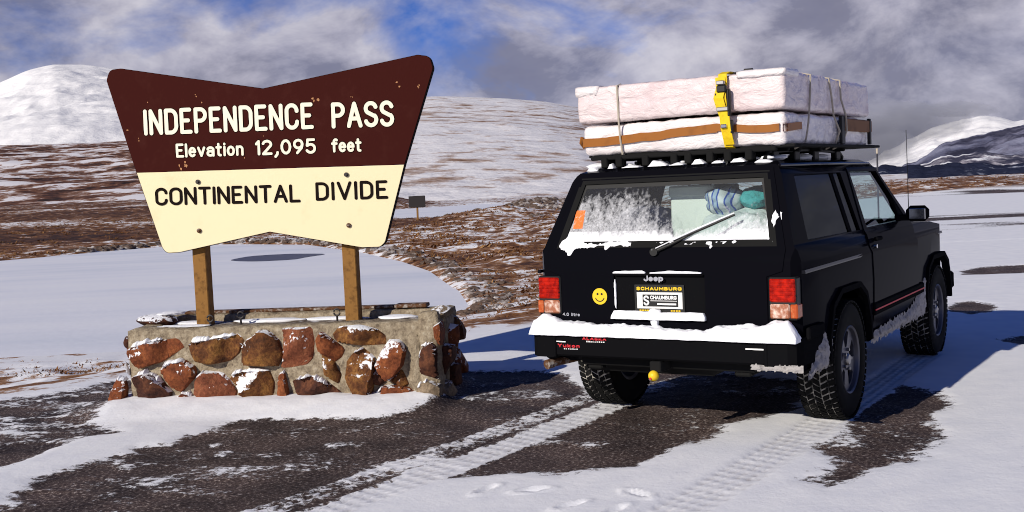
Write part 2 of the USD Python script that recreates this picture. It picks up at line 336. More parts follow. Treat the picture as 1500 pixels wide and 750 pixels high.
def ground_material():
    N = {
        'geo': ('geometry', {}), 'a': ('attribute', {'attribute': 'bare'}), 't': ('attribute', {'attribute': 'tundra'}), 'k': ('attribute', {'attribute': 'pack'}),
        # asphalt
        'an': ('noise_texture', {'scale': 48.0, 'detail': 5.0, 'roughness': 0.8}),
        'ar': ('rgb_ramp', {'ramp': [(0.32, (0.014, 0.009, 0.009)), (0.45, (0.042, 0.031, 0.030)), (0.55, (0.088, 0.066, 0.060)), (0.61, (0.26, 0.23, 0.21)), (0.68, (0.66, 0.64, 0.63))]}),
        'al': ('noise_texture', {'scale': 2.2, 'detail': 5.0}),
        'alr': ('rgb_ramp', {'ramp': [(0.34, (0.55, 0.52, 0.53)), (0.66, (1.3, 1.2, 1.15))]}),
        'am': ('mix', {'mix_type': 'multiply', 'fac': 1.0}),
        # mask
        'wm': ('mapping', {'scale': (17.0, 21.0, 20.0), 'rotation': (0, 0, 0.25)}),
        'wn': ('noise_texture', {'scale': 1.0, 'detail': 8.0, 'roughness': 0.78}),
        'w1': ('math', {'math_type': 'multiply_add', 'value2': 2.3, 'value3': -1.15}),
        'w2': ('math', {'math_type': 'add'}),
        'w3': ('map_range', {'range_type': 'smoothstep', 'from_min': 0.36, 'from_max': 0.56, 'to_min': 0.0, 'to_max': 1.0, 'clamp': True}),
        # snow colour
        'sn': ('noise_texture', {'scale': 5.0, 'detail': 5.0}),
        'sr': ('rgb_ramp', {'ramp': [(0.3, (0.78, 0.79, 0.83)), (0.65, (0.86, 0.865, 0.885))]}),
        'pkc': ('mix', {'color2': (0.30, 0.28, 0.30)}),
        'pkm': ('math', {'math_type': 'multiply', 'value2': 0.6, 'use_clamp': True}),
        'm1': ('mix', {}),
        # tundra
        'tn': ('noise_texture', {'scale': 1.5, 'detail': 9.0, 'roughness': 0.70}),
        'tn2': ('noise_texture', {'scale': 0.06, 'detail': 5.0, 'roughness': 0.6}), 'br': ('attribute', {'attribute': 'brown'}), 'tb': ('math', {'math_type': 'add'}),
        'tadd': ('math', {'math_type': 'multiply_add', 'value2': 0.5}),
        'tr': ('rgb_ramp', {'ramp': [(0.0, (0.82, 0.82, 0.84)), (0.735, (0.80, 0.80, 0.82)), (0.77, (0.36, 0.20, 0.11)), (0.82, (0.21, 0.098, 0.038)), (0.89, (0.11, 0.045, 0.019)), (0.97, (0.04, 0.020, 0.012))]}),
        'm2': ('mix', {}),
        'bn': ('noise_texture', {'scale': 26.0, 'detail': 6.0, 'roughness': 0.65}),
        'bp': ('bump', {'distance': 0.008, 'strength': 0.45}),
        'p': ('principled_bsdf', {'roughness': 0.78, 'specular_ior_level': 0.2}),
    }
    L = [('geo.position', 'an.vector'), ('an.fac', 'ar.fac'), ('geo.position', 'al.vector'), ('al.fac', 'alr.fac'), ('ar.color', 'am.color1'), ('alr.color', 'am.color2'),
         ('geo.position', 'wm.vector'), ('wm.vector', 'wn.vector'), ('wn.fac', 'w1.value1'), ('w1.value', 'w2.value1'), ('a.fac', 'w2.value2'), ('w2.value', 'w3.value'),
         ('geo.position', 'sn.vector'), ('sn.fac', 'sr.fac'), ('k.fac', 'pkm.value1'), ('pkm.value', 'pkc.fac'), ('sr.color', 'pkc.color1'),
         ('w3.result', 'm1.fac'), ('pkc.color', 'm1.color1'), ('am.color', 'm1.color2'),
         ('geo.position', 'tn.vector'), ('geo.position', 'tn2.vector'), ('tn2.fac', 'tadd.value1'), ('tn.fac', 'tadd.value3'), ('tadd.value', 'tb.value1'), ('br.fac', 'tb.value2'), ('tb.value', 'tr.fac'),
         ('t.fac', 'm2.fac'), ('m1.color', 'm2.color1'), ('tr.color', 'm2.color2'),
         ('geo.position', 'bn.vector'), ('bn.fac', 'bp.height'), ('bp.normal', 'p.normal'), ('m2.color', 'p.base_color')]
    return usdkit.material(stage, '/World/Looks/ground', N, L, surface='p.BSDF')
m_ground = ground_material()
build_ground()

def tufts():
    """brown grass clumps and stones standing out of the snow on the tundra"""
    r = np.random.default_rng(17); n = 26000
    y = 11 + (r.random(n) ** 1.7) * 80; x = r.uniform(-1, 1, n) * (4 + y * .55); P = np.column_stack([x, y])
    sl, sp_, st = sdist(P, LAKE), sdist(P, POND), sdist(P, LOT)
    cl = fbm2(P, 0.5, 4, 19) + .35 * (fbm2(P, 2.0, 3, 23) - .5)
    keep = (sl > .05) & (sp_ > .1) & (st > .12) & (cl > np.where(y < 17, .52, .50) - .12 * np.exp(-sl / .5)) & (np.abs(x) < 3 + y * .5)
    keep &= ~((np.abs(x + 1.7) < 2) & (y < 9.6))
    P, y = P[keep], y[keep]; z, *_ = base_height(P); n = len(P); k = 7
    a = r.uniform(0, 2 * PI, (n, k)); s_ = (0.05 + 0.07 * r.random((n, 1))) * np.clip(y[:, None] / 22, .55, 1.6)
    off = r.normal(0, 1, (n, k, 2)) * s_[..., None] * .9
    lean = np.stack([np.cos(a), np.sin(a)], -1) * s_[..., None] * r.uniform(.3, 1.3, (n, k, 1))
    base = np.concatenate([P[:, None] + off, np.broadcast_to(z[:, None, None], (n, k, 1))], -1)
    w = np.stack([-np.sin(a), np.cos(a), 0 * a], -1) * s_[..., None] * .30
    tip = base + np.concatenate([lean * 1.3, (s_ * r.uniform(.25, .85, (n, k)))[..., None]], -1)
    V = np.stack([base - w, base + w, tip], 2).reshape(-1, 3)
    m = trimesh.Trimesh(V, np.arange(len(V)).reshape(-1, 3), process=False)
    obj('dry_grass', m, m_grass, kind='stuff', label='rusty brown dry tundra grass poking through thin snow', category='grass')
    # stones
    ico = trimesh.creation.icosphere(1); iv, fi = np.asarray(ico.vertices), np.asarray(ico.faces)
    n = 900; t = r.random(n); c = []
    lk = np.array(LAKE[3:14]); seg = r.integers(0, len(lk) - 1, n); f = r.random((n, 1)); e = lk[seg] * (1 - f) + lk[seg + 1] * f + r.normal(0, .35, (n, 2))
    md = np.column_stack([r.normal(1.5, 2.4, n // 2), r.normal(74, 7, n // 2)]); P = np.vstack([e, md]); sl, sp_, st = sdist(P, LAKE), sdist(P, POND), sdist(P, LOT)
    P = P[(sl > -.1) & (st > .3) & (sp_ > 0)]; z, *_ = base_height(P); n = len(P); sz = r.uniform(.04, .13, n) * np.clip(P[:, 1] / 30, .6, 2.2)
    V = (iv[None] * (1 + r.normal(0, .16, (n, len(iv), 1)))) * sz[:, None, None] * np.array([1.2, 1, .7]) + np.column_stack([P, z + sz * .15])[:, None]
    F = (fi[None] + (np.arange(n) * len(iv))[:, None, None]).reshape(-1, 3)
    obj('shore_stones', trimesh.Trimesh(V.reshape(-1, 3), F, process=False), m_rock, kind='stuff', label='small dark stones scattered along the pond bank', category='stones')
m_grass = usdkit.material(stage, '/World/Looks/dry_grass', {'geo': ('geometry', {}), 'n': ('noise_texture', {'scale': 1.6, 'detail': 4.0}), 'r': ('rgb_ramp', {'ramp': [(.3, (0.07, 0.024, 0.010)), (.48, (0.17, 0.072, 0.026)), (.66, (0.36, 0.20, 0.08))]}), 'p': ('principled_bsdf', {'roughness': 0.85, 'specular_ior_level': 0.1})},
    [('geo.position', 'n.vector'), ('n.fac', 'r.fac'), ('r.color', 'p.base_color')], surface='p.BSDF')
m_rock = mat('tundra_rock', (0.10, 0.07, 0.055), 0.9, 0.1, noise=(2.0, 0.5, (0.60, 0.58, 0.58)))
tufts()

def ice_material():
    N = {'geo': ('geometry', {}), 'mp': ('mapping', {'scale': (0.12, 0.5, 1.0), 'rotation': (0, 0, 0.2)}),
         'n': ('noise_texture', {'scale': 1.0, 'detail': 6.0, 'roughness': 0.55}),
         'r': ('rgb_ramp', {'ramp': [(0.3, (0.70, 0.73, 0.80)), (0.5, (0.80, 0.81, 0.86)), (0.7, (0.85, 0.855, 0.88))]}),
         'bn': ('noise_texture', {'scale': 6.0, 'detail': 5.0}), 'bp': ('bump', {'distance': 0.01, 'strength': 0.6}),
         'p': ('principled_bsdf', {'roughness': 0.6, 'specular_ior_level': 0.3})}
    return usdkit.material(stage, '/World/Looks/lake_snow', N, [('geo.position', 'mp.vector'), ('mp.vector', 'n.vector'), ('n.fac', 'r.fac'), ('r.color', 'p.base_color'),
        ('geo.position', 'bn.vector'), ('bn.fac', 'bp.height'), ('bp.normal', 'p.normal')], surface='p.BSDF')
m_ice = ice_material()
def sheet(name, poly, z):
    pl = Polygon(poly).buffer(0.6)
    obj(name, poly_ext(pl, 0.25).apply_translation((0, 0, z - 0.25)), m_ice, kind='structure')
sheet('frozen_lake', LAKE, LAKE_Z)
sheet('frozen_pond', POND, POND_Z)
an = np.linspace(0, 2 * PI, 48, endpoint=False)
hole = Polygon(np.column_stack([-7.6 + (1.38 + 0.12 * np.sin(3 * an)) * np.cos(an) + 0.08 * np.sin(5 * an), 36.2 + (1.9 + 0.2 * np.cos(2 * an + 1)) * np.sin(an)]))
m_melt = mat('meltwater', (0.03, 0.028, 0.04), 0.35, 0.35, noise=(0.9, 0.55, (0.06, 0.05, 0.07)))
obj('open_water', poly_ext(hole, 0.05).apply_translation((0, 0, LAKE_Z - 0.045)), m_melt, kind='structure')

# ------------------------------------------------------------------ hills and mountains
def px_azel(x, y):
    d = fw + R2 * (x - 750) / FPX + U2 * (375 - y) / FPX
    return math.atan2(d[0], d[1]), math.atan2(d[2], math.hypot(d[0], d[1]))
def hill_mesh(ridge, d0, d1, z0, na, nd, rough, seed, back=0.5, shape=1.25, nscale=1.0, jag=0.0):
    """terrain from a foot at distance d0 up to a ridge at d1 whose skyline passes the given (bearing, elevation) points in radians, and down again behind"""
    rz = np.array(ridge); az = np.linspace(rz[0, 0], rz[-1, 0], na)
    el = np.interp(az, rz[:, 0], rz[:, 1])
    k = np.hanning(9); k /= k.sum(); el = np.convolve(np.pad(el, 4, 'edge'), k, 'valid')
    el = el + jag * (meshkit.fbm(np.column_stack([az * 90, 0 * az, 0 * az + seed]), 5, seed) - .5) * 2
    t = np.concatenate([np.linspace(0, 1, nd), 1 + np.linspace(0.02, back, nd // 4)])
    A, T = np.meshgrid(az, t); E = np.broadcast_to(el, A.shape)
    D = d0 + (d1 - d0) * T
    X, Y = D * np.sin(A), D * np.cos(A)
    H = d1 * np.tan(E) + CAM_H - z0
    s = np.where(T <= 1, np.clip(T, 0, 1) ** shape * (1 - 0.0), 1 - ((T - 1) / back) ** 1.4)
    Pn = np.column_stack([X.ravel(), Y.ravel(), np.zeros(X.size)]) / d1 * 6 * nscale
    nz = (meshkit.fbm(Pn, 6, seed).reshape(X.shape) - 0.5)
    rg = 1 - np.abs(meshkit.fbm(Pn * 1.7 + 3, 5, seed + 5).reshape(X.shape) * 2 - 1)
    w = np.sin(np.clip(T, 0, 1) * PI * 0.94) ** 0.8
    Z = z0 + H * s + H.max() * rough * (nz + 0.5 * (rg - 0.5)) * w
    return grid_mesh(X, Y, Z)
def terrain_mat(name, ramp, scale, stretch=(1, 1, 1), detail=9.0, rough=0.65, bump=None, big=0.25, bigw=0.5, rot=0.0):
    N = {'geo': ('geometry', {}), 'mp': ('mapping', {'scale': stretch, 'rotation': (0, 0, rot)}), 'n': ('noise_texture', {'scale': scale, 'detail': detail, 'roughness': rough}),
         'n2': ('noise_texture', {'scale': scale * big, 'detail': 4.0, 'roughness': 0.55}), 'ad': ('math', {'math_type': 'multiply_add', 'value2': bigw}), 'r': ('rgb_ramp', {'ramp': ramp}),
         'p': ('principled_bsdf', {'roughness': 0.85, 'specular_ior_level': 0.1})}
    L = [('geo.position', 'mp.vector'), ('mp.vector', 'n.vector'), ('mp.vector', 'n2.vector'), ('n2.fac', 'ad.value1'), ('n.fac', 'ad.value3'), ('ad.value', 'r.fac'), ('r.color', 'p.base_color')]
    if bump:
        N['bn'] = ('noise_texture', {'scale': bump[0], 'detail': 7.0, 'roughness': 0.6}); N['bp'] = ('bump', {'distance': bump[1], 'strength': 1.0})
        L += [('geo.position', 'bn.vector'), ('bn.fac', 'bp.height'), ('bp.normal', 'p.normal')]
    return usdkit.material(stage, '/World/Looks/' + name, N, L, surface='p.BSDF')
W_ = (0.84, 0.84, 0.86); BR = (0.17, 0.085, 0.04); DK = (0.035, 0.022, 0.016)
m_peak = terrain_mat('peak_snow', [(0.0, (0.88, 0.87, 0.87)), (0.90, (0.88, 0.87, 0.87)), (1.0, (0.5, 0.47, 0.45))], 0.004, stretch=(1.0, 0.35, 1.0), bump=(0.012, 6.0))
m_hill = terrain_mat('hill_snow', [(0.0, (0.80, 0.79, 0.80)), (0.725, (0.80, 0.78, 0.785)), (0.775, (0.52, 0.42, 0.37)), (0.85, (0.27, 0.16, 0.10)), (0.95, (0.10, 0.05, 0.03))], 0.16, stretch=(0.35, 0.30, 1.0), rot=.5, big=0.10, bigw=0.4, rough=0.72, bump=(0.06, 2.0))
m_foot = terrain_mat('foothill', [(0.0, W_), (0.66, (0.80, 0.77, 0.78)), (0.682, (0.40, 0.27, 0.21)), (0.72, (0.19, 0.085, 0.045)), (0.77, (0.08, 0.038, 0.028)), (0.81, DK)], 0.22, stretch=(0.5, 0.30, 1.0), big=0.16, bigw=0.4, rough=0.72)
m_slope = terrain_mat('shaded_slope', [(0.0, (0.36, 0.37, 0.46)), (0.6, (0.24, 0.25, 0.34)), (0.74, (0.16, 0.16, 0.23)), (0.86, (0.05, 0.05, 0.08))], 0.008, bump=(0.008, 20.0))  # cloud shadow and haze painted into the rock and thin snow colours
m_forest = terrain_mat('forest', [(0.0, (0.55, 0.57, 0.64)), (0.57, (0.40, 0.42, 0.50)), (0.62, (0.025, 0.03, 0.06)), (1.0, (0.010, 0.012, 0.03))], 0.012, stretch=(1, .5, 1), bump=(0.03, 16.0))
m_mid = terrain_mat('snow_ridge', [(0.0, W_), (0.70, W_), (0.75, (0.30, 0.28, 0.32)), (0.84, (0.05, 0.05, 0.08))], 0.012, bump=(0.01, 18.0))

def hill(name, rpx, material, **kw):
    obj(name, hill_mesh([px_azel(*q) for q in rpx], **kw), material, smooth=True, kind='structure')
hill('mountain', [(-500, 270), (-300, 215), (-120, 165), (0, 122), (40, 104), (80, 95), (130, 97), (165, 101), (250, 116), (330, 150), (420, 185), (520, 225), (620, 270)], m_peak,
     d0=600, d1=2300, z0=-6, na=320, nd=150, rough=0.12, seed=3, shape=1.0, nscale=2.2)
hill('hill', [(150, 285), (260, 225), (360, 178), (450, 157), (560, 145), (640, 142), (740, 145), (800, 150), (850, 158), (950, 184), (1050, 216), (1150, 246), (1250, 268), (1330, 276)], m_hill,
     d0=150, d1=900, z0=-5, na=300, nd=130, rough=0.07, seed=8, shape=1.05)
hill('foothill', [(-700, 262), (-400, 240), (-200, 224), (0, 213), (120, 210), (200, 206), (300, 212), (420, 226), (560, 246), (640, 262), (720, 272), (790, 280), (860, 282), (1000, 276)], m_foot,
     d0=105, d1=520, z0=-3, na=260, nd=110, rough=0.10, seed=12, shape=1.1, nscale=1.6)
hill('mountain', [(1000, 272), (1120, 266), (1200, 256), (1270, 238), (1330, 206), (1370, 186), (1420, 172), (1440, 169), (1470, 172), (1500, 178), (1560, 170), (1640, 190), (1800, 215), (2000, 240)], m_peak,
     d0=4200, d1=6500, z0=-60, na=300, nd=100, rough=0.30, seed=21, nscale=3.0, jag=.0022)
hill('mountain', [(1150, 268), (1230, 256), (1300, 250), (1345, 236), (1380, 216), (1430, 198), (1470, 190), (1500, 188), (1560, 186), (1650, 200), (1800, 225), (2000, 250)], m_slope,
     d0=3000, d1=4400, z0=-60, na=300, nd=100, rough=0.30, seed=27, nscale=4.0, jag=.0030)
hill('mountain', [(1150, 272), (1250, 262), (1310, 254), (1350, 240), (1390, 229), (1430, 224), (1470, 228), (1500, 226), (1560, 222), (1650, 232), (1800, 245), (2000, 258)], m_mid,
     d0=2200, d1=2900, z0=-50, na=300, nd=90, rough=0.34, seed=31, nscale=4.5, jag=.0030)
hill('wooded_ridge', [(1100, 268), (1250, 250), (1290, 244), (1330, 243), (1370, 243), (1420, 239), (1470, 240), (1500, 236), (1600, 234), (1800, 246), (2000, 260)], m_forest,
     d0=1300, d1=2000, z0=-40, na=300, nd=90, rough=0.30, seed=37, nscale=4.5, jag=.0028)

# ------------------------------------------------------------------ stroke lettering
def arc(cx, cy, rx, ry, a0, a1, n=14):
    a = np.radians(np.linspace(a0, a1, n)); return list(zip(cx + rx * np.cos(a), cy + ry * np.sin(a)))
GL = {
    'I': (0.0, [[(0, 0), (0, 1)]]), 'N': (.46, [[(0, 0), (0, 1), (.46, 0), (.46, 1)]]),
    'D': (.46, [[(0, 0), (0, 1), (.2, 1)] + arc(.2, .7, .26, .3, 90, 0) + arc(.2, .3, .26, .3, 0, -90) + [(0, 0)]]),
    'E': (.40, [[(.40, 0), (0, 0), (0, 1), (.38, 1)], [(0, .52), (.30, .52)]]),
    'P': (.44, [[(0, 0), (0, 1), (.2, 1)] + arc(.2, .74, .24, .26, 90, -90) + [(0, .48)]]),
    'C': (.46, [arc(.23, .74, .23, .26, 0, 180) + arc(.23, .26, .23, .26, 180, 360)]),
    'A': (.52, [[(0, 0), (.26, 1), (.52, 0)], [(.10, .33), (.42, .33)]]),
    'S': (.46, [arc(.23, .76, .22, .24, 15, 225) + [(.37, .42)] + arc(.23, .25, .23, .25, 45, -165)]),
    'O': (.50, [arc(.25, .72, .25, .28, 0, 180) + arc(.25, .28, .25, .28, 180, 360) + [(.5, .72)]]),
    'T': (.46, [[(0, 1), (.46, 1)], [(.23, 1), (.23, 0)]]), 'L': (.38, [[(0, 1), (0, 0), (.38, 0)]]), 'V': (.52, [[(0, 1), (.26, 0), (.52, 1)]]),
    'J': (.36, [[(.36, 1), (.36, .24)] + arc(.18, .24, .18, .24, 0, -180)]), 'H': (.46, [[(0, 0), (0, 1)], [(.46, 0), (.46, 1)], [(0, .5), (.46, .5)]]),
    'U': (.46, [[(0, 1), (0, .24)] + arc(.23, .24, .23, .24, 180, 360) + [(.46, 1)]]), 'M': (.58, [[(0, 0), (0, 1), (.29, .3), (.58, 1), (.58, 0)]]),
    'B': (.44, [[(0, 0), (0, 1), (.2, 1)] + arc(.2, .76, .2, .24, 90, -90) + arc(.2, .26, .24, .26, 90, -90) + [(0, 0)], [(0, .52), (.2, .52)]]),
    'R': (.46, [[(0, 0), (0, 1), (.2, 1)] + arc(.2, .74, .24, .26, 90, -90) + [(0, .48)], [(.2, .48), (.46, 0)]]),
    'G': (.48, [arc(.24, .74, .24, .26, 10, 180) + arc(.24, .26, .24, .26, 180, 360) + [(.48, .45), (.28, .45)]]),
    'l': (0.0, [[(0, 0), (0, 1)]]), 'e': (.38, [[(.01, .36), (.38, .36)] + arc(.19, .34, .19, .34, 5, 315)]), 'v': (.40, [[(0, .68), (.2, 0), (.4, .68)]]),
    'a': (.40, [arc(.19, .19, .19, .19, 0, 360), arc(.2, .47, .2, .21, 160, 0) + [(.40, 0)]]), 't': (.30, [[(.12, .95), (.12, .12)] + arc(.24, .12, .12, .12, 180, 280), [(0, .68), (.28, .68)]]),
    'i': (0.0, [[(0, 0), (0, .68)], [(0, .93), (0, .95)]]), 'o': (.40, [arc(.2, .34, .2, .34, 0, 360)]), 'n': (.36, [[(0, 0), (0, .68)], [(0, .42)] + arc(.18, .45, .18, .23, 180, 0) + [(.36, 0)]]),
    'f': (.32, [arc(.25, .82, .12, .18, 50, 180) + [(.13, 0)], [(0, .66), (.30, .66)]]), 'p': (.40, [[(0, -.3), (0, .68)], arc(.2, .34, .2, .34, 0, 360)]),
    'd': (.40, [[(.40, 0), (.40, 1)], arc(.2, .34, .2, .34, 0, 360)]), 'k': (.36, [[(0, 0), (0, 1)], [(.34, .68), (0, .3), (.36, 0)]]), 's': (.34, [arc(.17, .5, .16, .18, 20, 250) + arc(.17, .17, .17, .17, 70, -160)]),
    '1': (.14, [[(0, .80), (.14, 1), (.14, 0)]]), 'Y': (.50, [[(0, 1), (.25, .5), (.5, 1)], [(.25, .5), (.25, 0)]]), 'u': (.38, [[(0, .68), (0, .2)] + arc(.19, .2, .19, .2, 180, 360) + [(.38, .68)], [(.38, .68), (.38, 0)]]),
    '2': (.46, [arc(.23, .74, .23, .26, 165, -25) + [(0, 0), (.46, 0)]]), ',': (.12, [[(.12, .08), (.10, -.06), (0, -.24)]]),
    '0': (.48, [arc(.24, .5, .24, .5, 0, 360)]), '9': (.46, [arc(.23, .69, .23, .31, 0, 360), [(.46, .69), (.42, .40), (.16, 0)]]),
    '5': (.46, [[(.42, 1), (.06, 1), (.03, .55)] + arc(.22, .32, .24, .32, 130, -150)]), '4': (.46, [[(.36, 0), (.36, 1), (0, .3), (.46, .3)]]), '.': (0.0, [[(0, 0), (0, .02)]]),
}
def text_poly(s, h, width, stroke, gap=None):
    """shapely lettering of cap height h whose whole word is width wide; stroke = line width"""
    ws = [GL[c][0] for c in s]; hh = h - stroke
    g = 0.30 if gap is None else gap
    tot = sum(ws) + g * (len(s) - 1); k = (width - stroke) / tot
    x, out = 0.0, []
    for c, w in zip(s, ws):
        for st in GL[c][1]:
            out.append(LineString([(stroke / 2 + (x + px) * k, stroke / 2 + py * hh) for px, py in st]).buffer(stroke / 2, quad_segs=5))
        x += w + g
    return unary_union(out)

# ------------------------------------------------------------------ the pass sign
WROT = math.degrees(math.atan2(WUX[1], WUX[0]))
def wall_xf(ms):  # meshes are built in wall coordinates: x along, y away, z up
    return ms
sign = thing('pass_sign', 'brown and cream butterfly shaped wooden pass sign on two timber posts', 'sign', (WALL_A[0], WALL_A[1], 0), WROT)
SO = 0.22; K = 0.98158
def sp(u, z): return (4.111 + (u - 4.111) * K, 1.517 + (z - 1.517) * K)
outline = [sp(*q) for q in [(-0.075, 2.455), (-0.045, 2.53), (0.045, 2.535), (1.157, 2.322), (2.345, 2.50), (2.435, 2.485), (2.456, 2.40), (2.206, 1.707), (2.03, 1.14), (1.99, 1.106), (1.85, 1.108), (1.145, 1.252), (0.42, 1.124), (0.315, 1.122), (0.285, 1.165), (0.117, 1.744)]]
bp = Polygon(outline)
bp = bp.buffer(-0.05).buffer(0.05, quad_segs=8)
a_, b_ = np.array(sp(0.117, 1.744)), np.array(sp(2.206, 1.707)); dn = (b_ - a_) / np.linalg.norm(b_ - a_)
lo = Polygon([a_ - dn * 3, b_ + dn * 3, b_ + dn * 3 + (0, -3), a_ - dn * 3 + (0, -3)])
def front(poly, y0, y1):  # (u,z) polygon to a slab between depths y0<y1
    return maps(poly_ext(poly, y1 - y0), (1, 0, 0), (0, 0, 1), (0, 1, 0), (0, y0, 0))
brown = bp.difference(lo); cream = bp.intersection(lo)
obj('brown_panel', front(brown, SO, SO + 0.055), m_brown, sign)
obj('cream_panel', front(cream.buffer(-0.0015), SO + 0.001, SO + 0.054), m_cream, sign)
edge = bp.buffer(0.002).difference(bp.buffer(-0.007))
obj('edge_trim', front(bp.buffer(0.003).difference(bp.buffer(0.0005)), SO + 0.004, SO + 0.058), m_letter_d, sign)
def word(s, p0, p1, h, stroke, m, gap=None):
    p0, p1 = np.array(sp(*p0)), np.array(sp(*p1)); d = p1 - p0; w = np.hypot(*d); a = math.atan2(d[1], d[0])
    t = shapely.affinity.translate(shapely.affinity.rotate(text_poly(s, h * K, w, stroke, gap), a, origin=(0, 0), use_radians=True), *p0)
    obj('lettering', front(t, SO - 0.004, SO + 0.002), m, sign)
    if m is m_letter_w: obj('letter_shadow', front(t.buffer(.0055), SO - 0.0015, SO + 0.002), m_letter_d, sign)  # dark outline painted as the shadow of a routed groove
import shapely.affinity
word('INDEPENDENCE', (0.200, 2.022), (1.535, 2.004), 0.196, 0.029, m_letter_w, 0.26)
word('PASS', (1.672, 1.999), (2.148, 1.990), 0.192, 0.029, m_letter_w, 0.24)
word('Elevation', (0.444, 1.842), (0.979, 1.832), 0.106, 0.0185, m_letter_w, 0.24)
word('12,095', (1.070, 1.829), (1.542, 1.820), 0.114, 0.0195, m_letter_w, 0.25)
word('feet', (1.658, 1.822), (1.893, 1.817), 0.104, 0.0185, m_letter_w, 0.22)
word('CONTINENTAL', (0.254, 1.486), (1.399, 1.463), 0.136, 0.021, m_letter_d, 0.22)
word('DIVIDE', (1.519, 1.469), (2.072, 1.461), 0.138, 0.021, m_letter_d, 0.25)
for q in [(0.59, 1.282), (1.761, 1.276), (1.764, 1.653), (0.604, 1.652)]:
    u, z = sp(*q)
    b = maps(trimesh.creation.cylinder(0.017, 0.012, sections=14), (1, 0, 0), (0, 0, 1), (0, 1, 0), (u, SO - 0.004, z))
    c = maps(trimesh.creation.cylinder(0.009, 0.012, sections=6), (1, 0, 0), (0, 0, 1), (0, 1, 0), (u, SO - 0.013, z))
    obj('bolt', [b, c], m_rust if q[1] < 1.6 else m_iron, sign)
chips = []
for (cu, cz, n, s) in [(0.51, 1.775, 5, .035), (0.07, 2.06, 2, .02), (0.16, 1.99, 2, .018), (0.27, 2.29, 1, .016), (0.63, 2.30, 2, .018), (0.66, 2.245, 1, .016), (1.58, 2.23, 4, .03), (1.83, 2.215, 2, .014), (2.22, 2.30, 2, .022), (2.36, 2.27, 3, .022), (0.97, 1.81, 1, .016), (1.12, 1.96, 1, .012)]:
    for _ in range(n):
        ex, ez = rng.normal(0, s, 2) * (1, .6); a = np.linspace(0, 2 * PI, 9)[:-1]; r = rng.uniform(.3, 1, 8) * s * .42
        u, z = sp(cu + ex, cz + ez)
        chips.append(front(Polygon(np.column_stack([u + r * np.cos(a) * rng.uniform(.6, 1.2), z + r * np.sin(a)])).buffer(0), SO - 0.0015, SO + 0.001))
obj('chipped_paint', chips, m_chip, sign, kind='stuff')
for u0, u1 in ((0.560, 0.665), (1.722, 1.825)):
    obj('post', rbox(u0, u1, SO + 0.062, SO + 0.165, 0.40, 2.02, 0.006), m_wood_post, sign)

# ------------------------------------------------------------------ the stone planter that carries it
wall = thing('stone_planter', 'low rubble stone and mortar planter wall under the brown pass sign', 'stone wall', (WALL_A[0], WALL_A[1], 0), WROT)
def mortar_material():
    N = {'tc': ('texture_coordinate', {}), 'n': ('noise_texture', {'scale': 14.0, 'detail': 7.0, 'roughness': 0.65}), 'n2': ('noise_texture', {'scale': 70.0, 'detail': 3.0}),
         'ad': ('math', {'math_type': 'multiply_add', 'value2': 0.35}), 'r': ('rgb_ramp', {'ramp': [(0.42, (0.07, 0.05, 0.035)), (0.56, (0.19, 0.15, 0.105)), (0.70, (0.30, 0.245, 0.17)), (0.86, (0.42, 0.36, 0.27))]}),
         'b': ('bump', {'distance': 0.022, 'strength': 1.0}), 'p': ('principled_bsdf', {'roughness': 0.9, 'specular_ior_level': 0.1})}
    return usdkit.material(stage, '/World/Looks/mortar', N, [('tc.object', 'n.vector'), ('tc.object', 'n2.vector'), ('n2.fac', 'ad.value1'), ('n.fac', 'ad.value3'), ('ad.value', 'r.fac'), ('r.color', 'p.base_color'), ('ad.value', 'b.height'), ('b.normal', 'p.normal')], surface='p.BSDF')
m_mortar = mortar_material()
def stone_material(i, a, b, c):
    N = {'tc': ('texture_coordinate', {}), 'n': ('noise_texture', {'scale': 9.0 + i, 'detail': 8.0, 'roughness': 0.68, 'distortion': 0.4}), 'n2': ('noise_texture', {'scale': 48.0, 'detail': 5.0, 'roughness': 0.7}),
         'r': ('rgb_ramp', {'ramp': [(0.28, a), (0.48, b), (0.66, c), (0.80, b)]}), 'd': ('rgb_ramp', {'ramp': [(0.35, (0.45, 0.42, 0.40)), (0.60, (1.1, 1.1, 1.1))]}), 'm': ('mix', {'mix_type': 'multiply', 'fac': 0.8}),
         'b': ('bump', {'distance': 0.012, 'strength': 1.0}), 'p': ('principled_bsdf', {'roughness': 0.75, 'specular_ior_level': 0.2}),
         'geo': ('geometry', {}), 'sx': ('separate_xyz', {}), 'n3': ('noise_texture', {'scale': 21.0, 'detail': 6.0, 'roughness': 0.7}), 'n4': ('noise_texture', {'scale': 3.1, 'detail': 2.0}),
         's1': ('math', {'math_type': 'multiply_add', 'value2': 0.30}), 's2': ('math', {'math_type': 'multiply_add', 'value2': 0.8}), 's3': ('map_range', {'from_min': 1.105, 'from_max': 1.135, 'clamp': True}), 'ms': ('mix', {'color2': (0.84, 0.85, 0.88)})}
    return usdkit.material(stage, f'/World/Looks/stone_{"abcdef"[i]}', N, [('tc.object', 'n.vector'), ('tc.object', 'n2.vector'), ('n.fac', 'r.fac'), ('n2.fac', 'd.fac'), ('r.color', 'm.color1'), ('d.color', 'm.color2'), ('m.color', 'ms.color1'), ('ms.color', 'p.base_color'),
        ('geo.normal', 'sx.vector'), ('sx.z', 's1.value1'), ('tc.object', 'n3.vector'), ('tc.object', 'n4.vector'), ('n3.fac', 's1.value3'), ('n4.fac', 's2.value1'), ('s1.value', 's2.value3'), ('s2.value', 's3.value'), ('s3.result', 'ms.fac'),
        ('n2.fac', 'b.height'), ('b.normal', 'p.normal')], surface='p.BSDF')
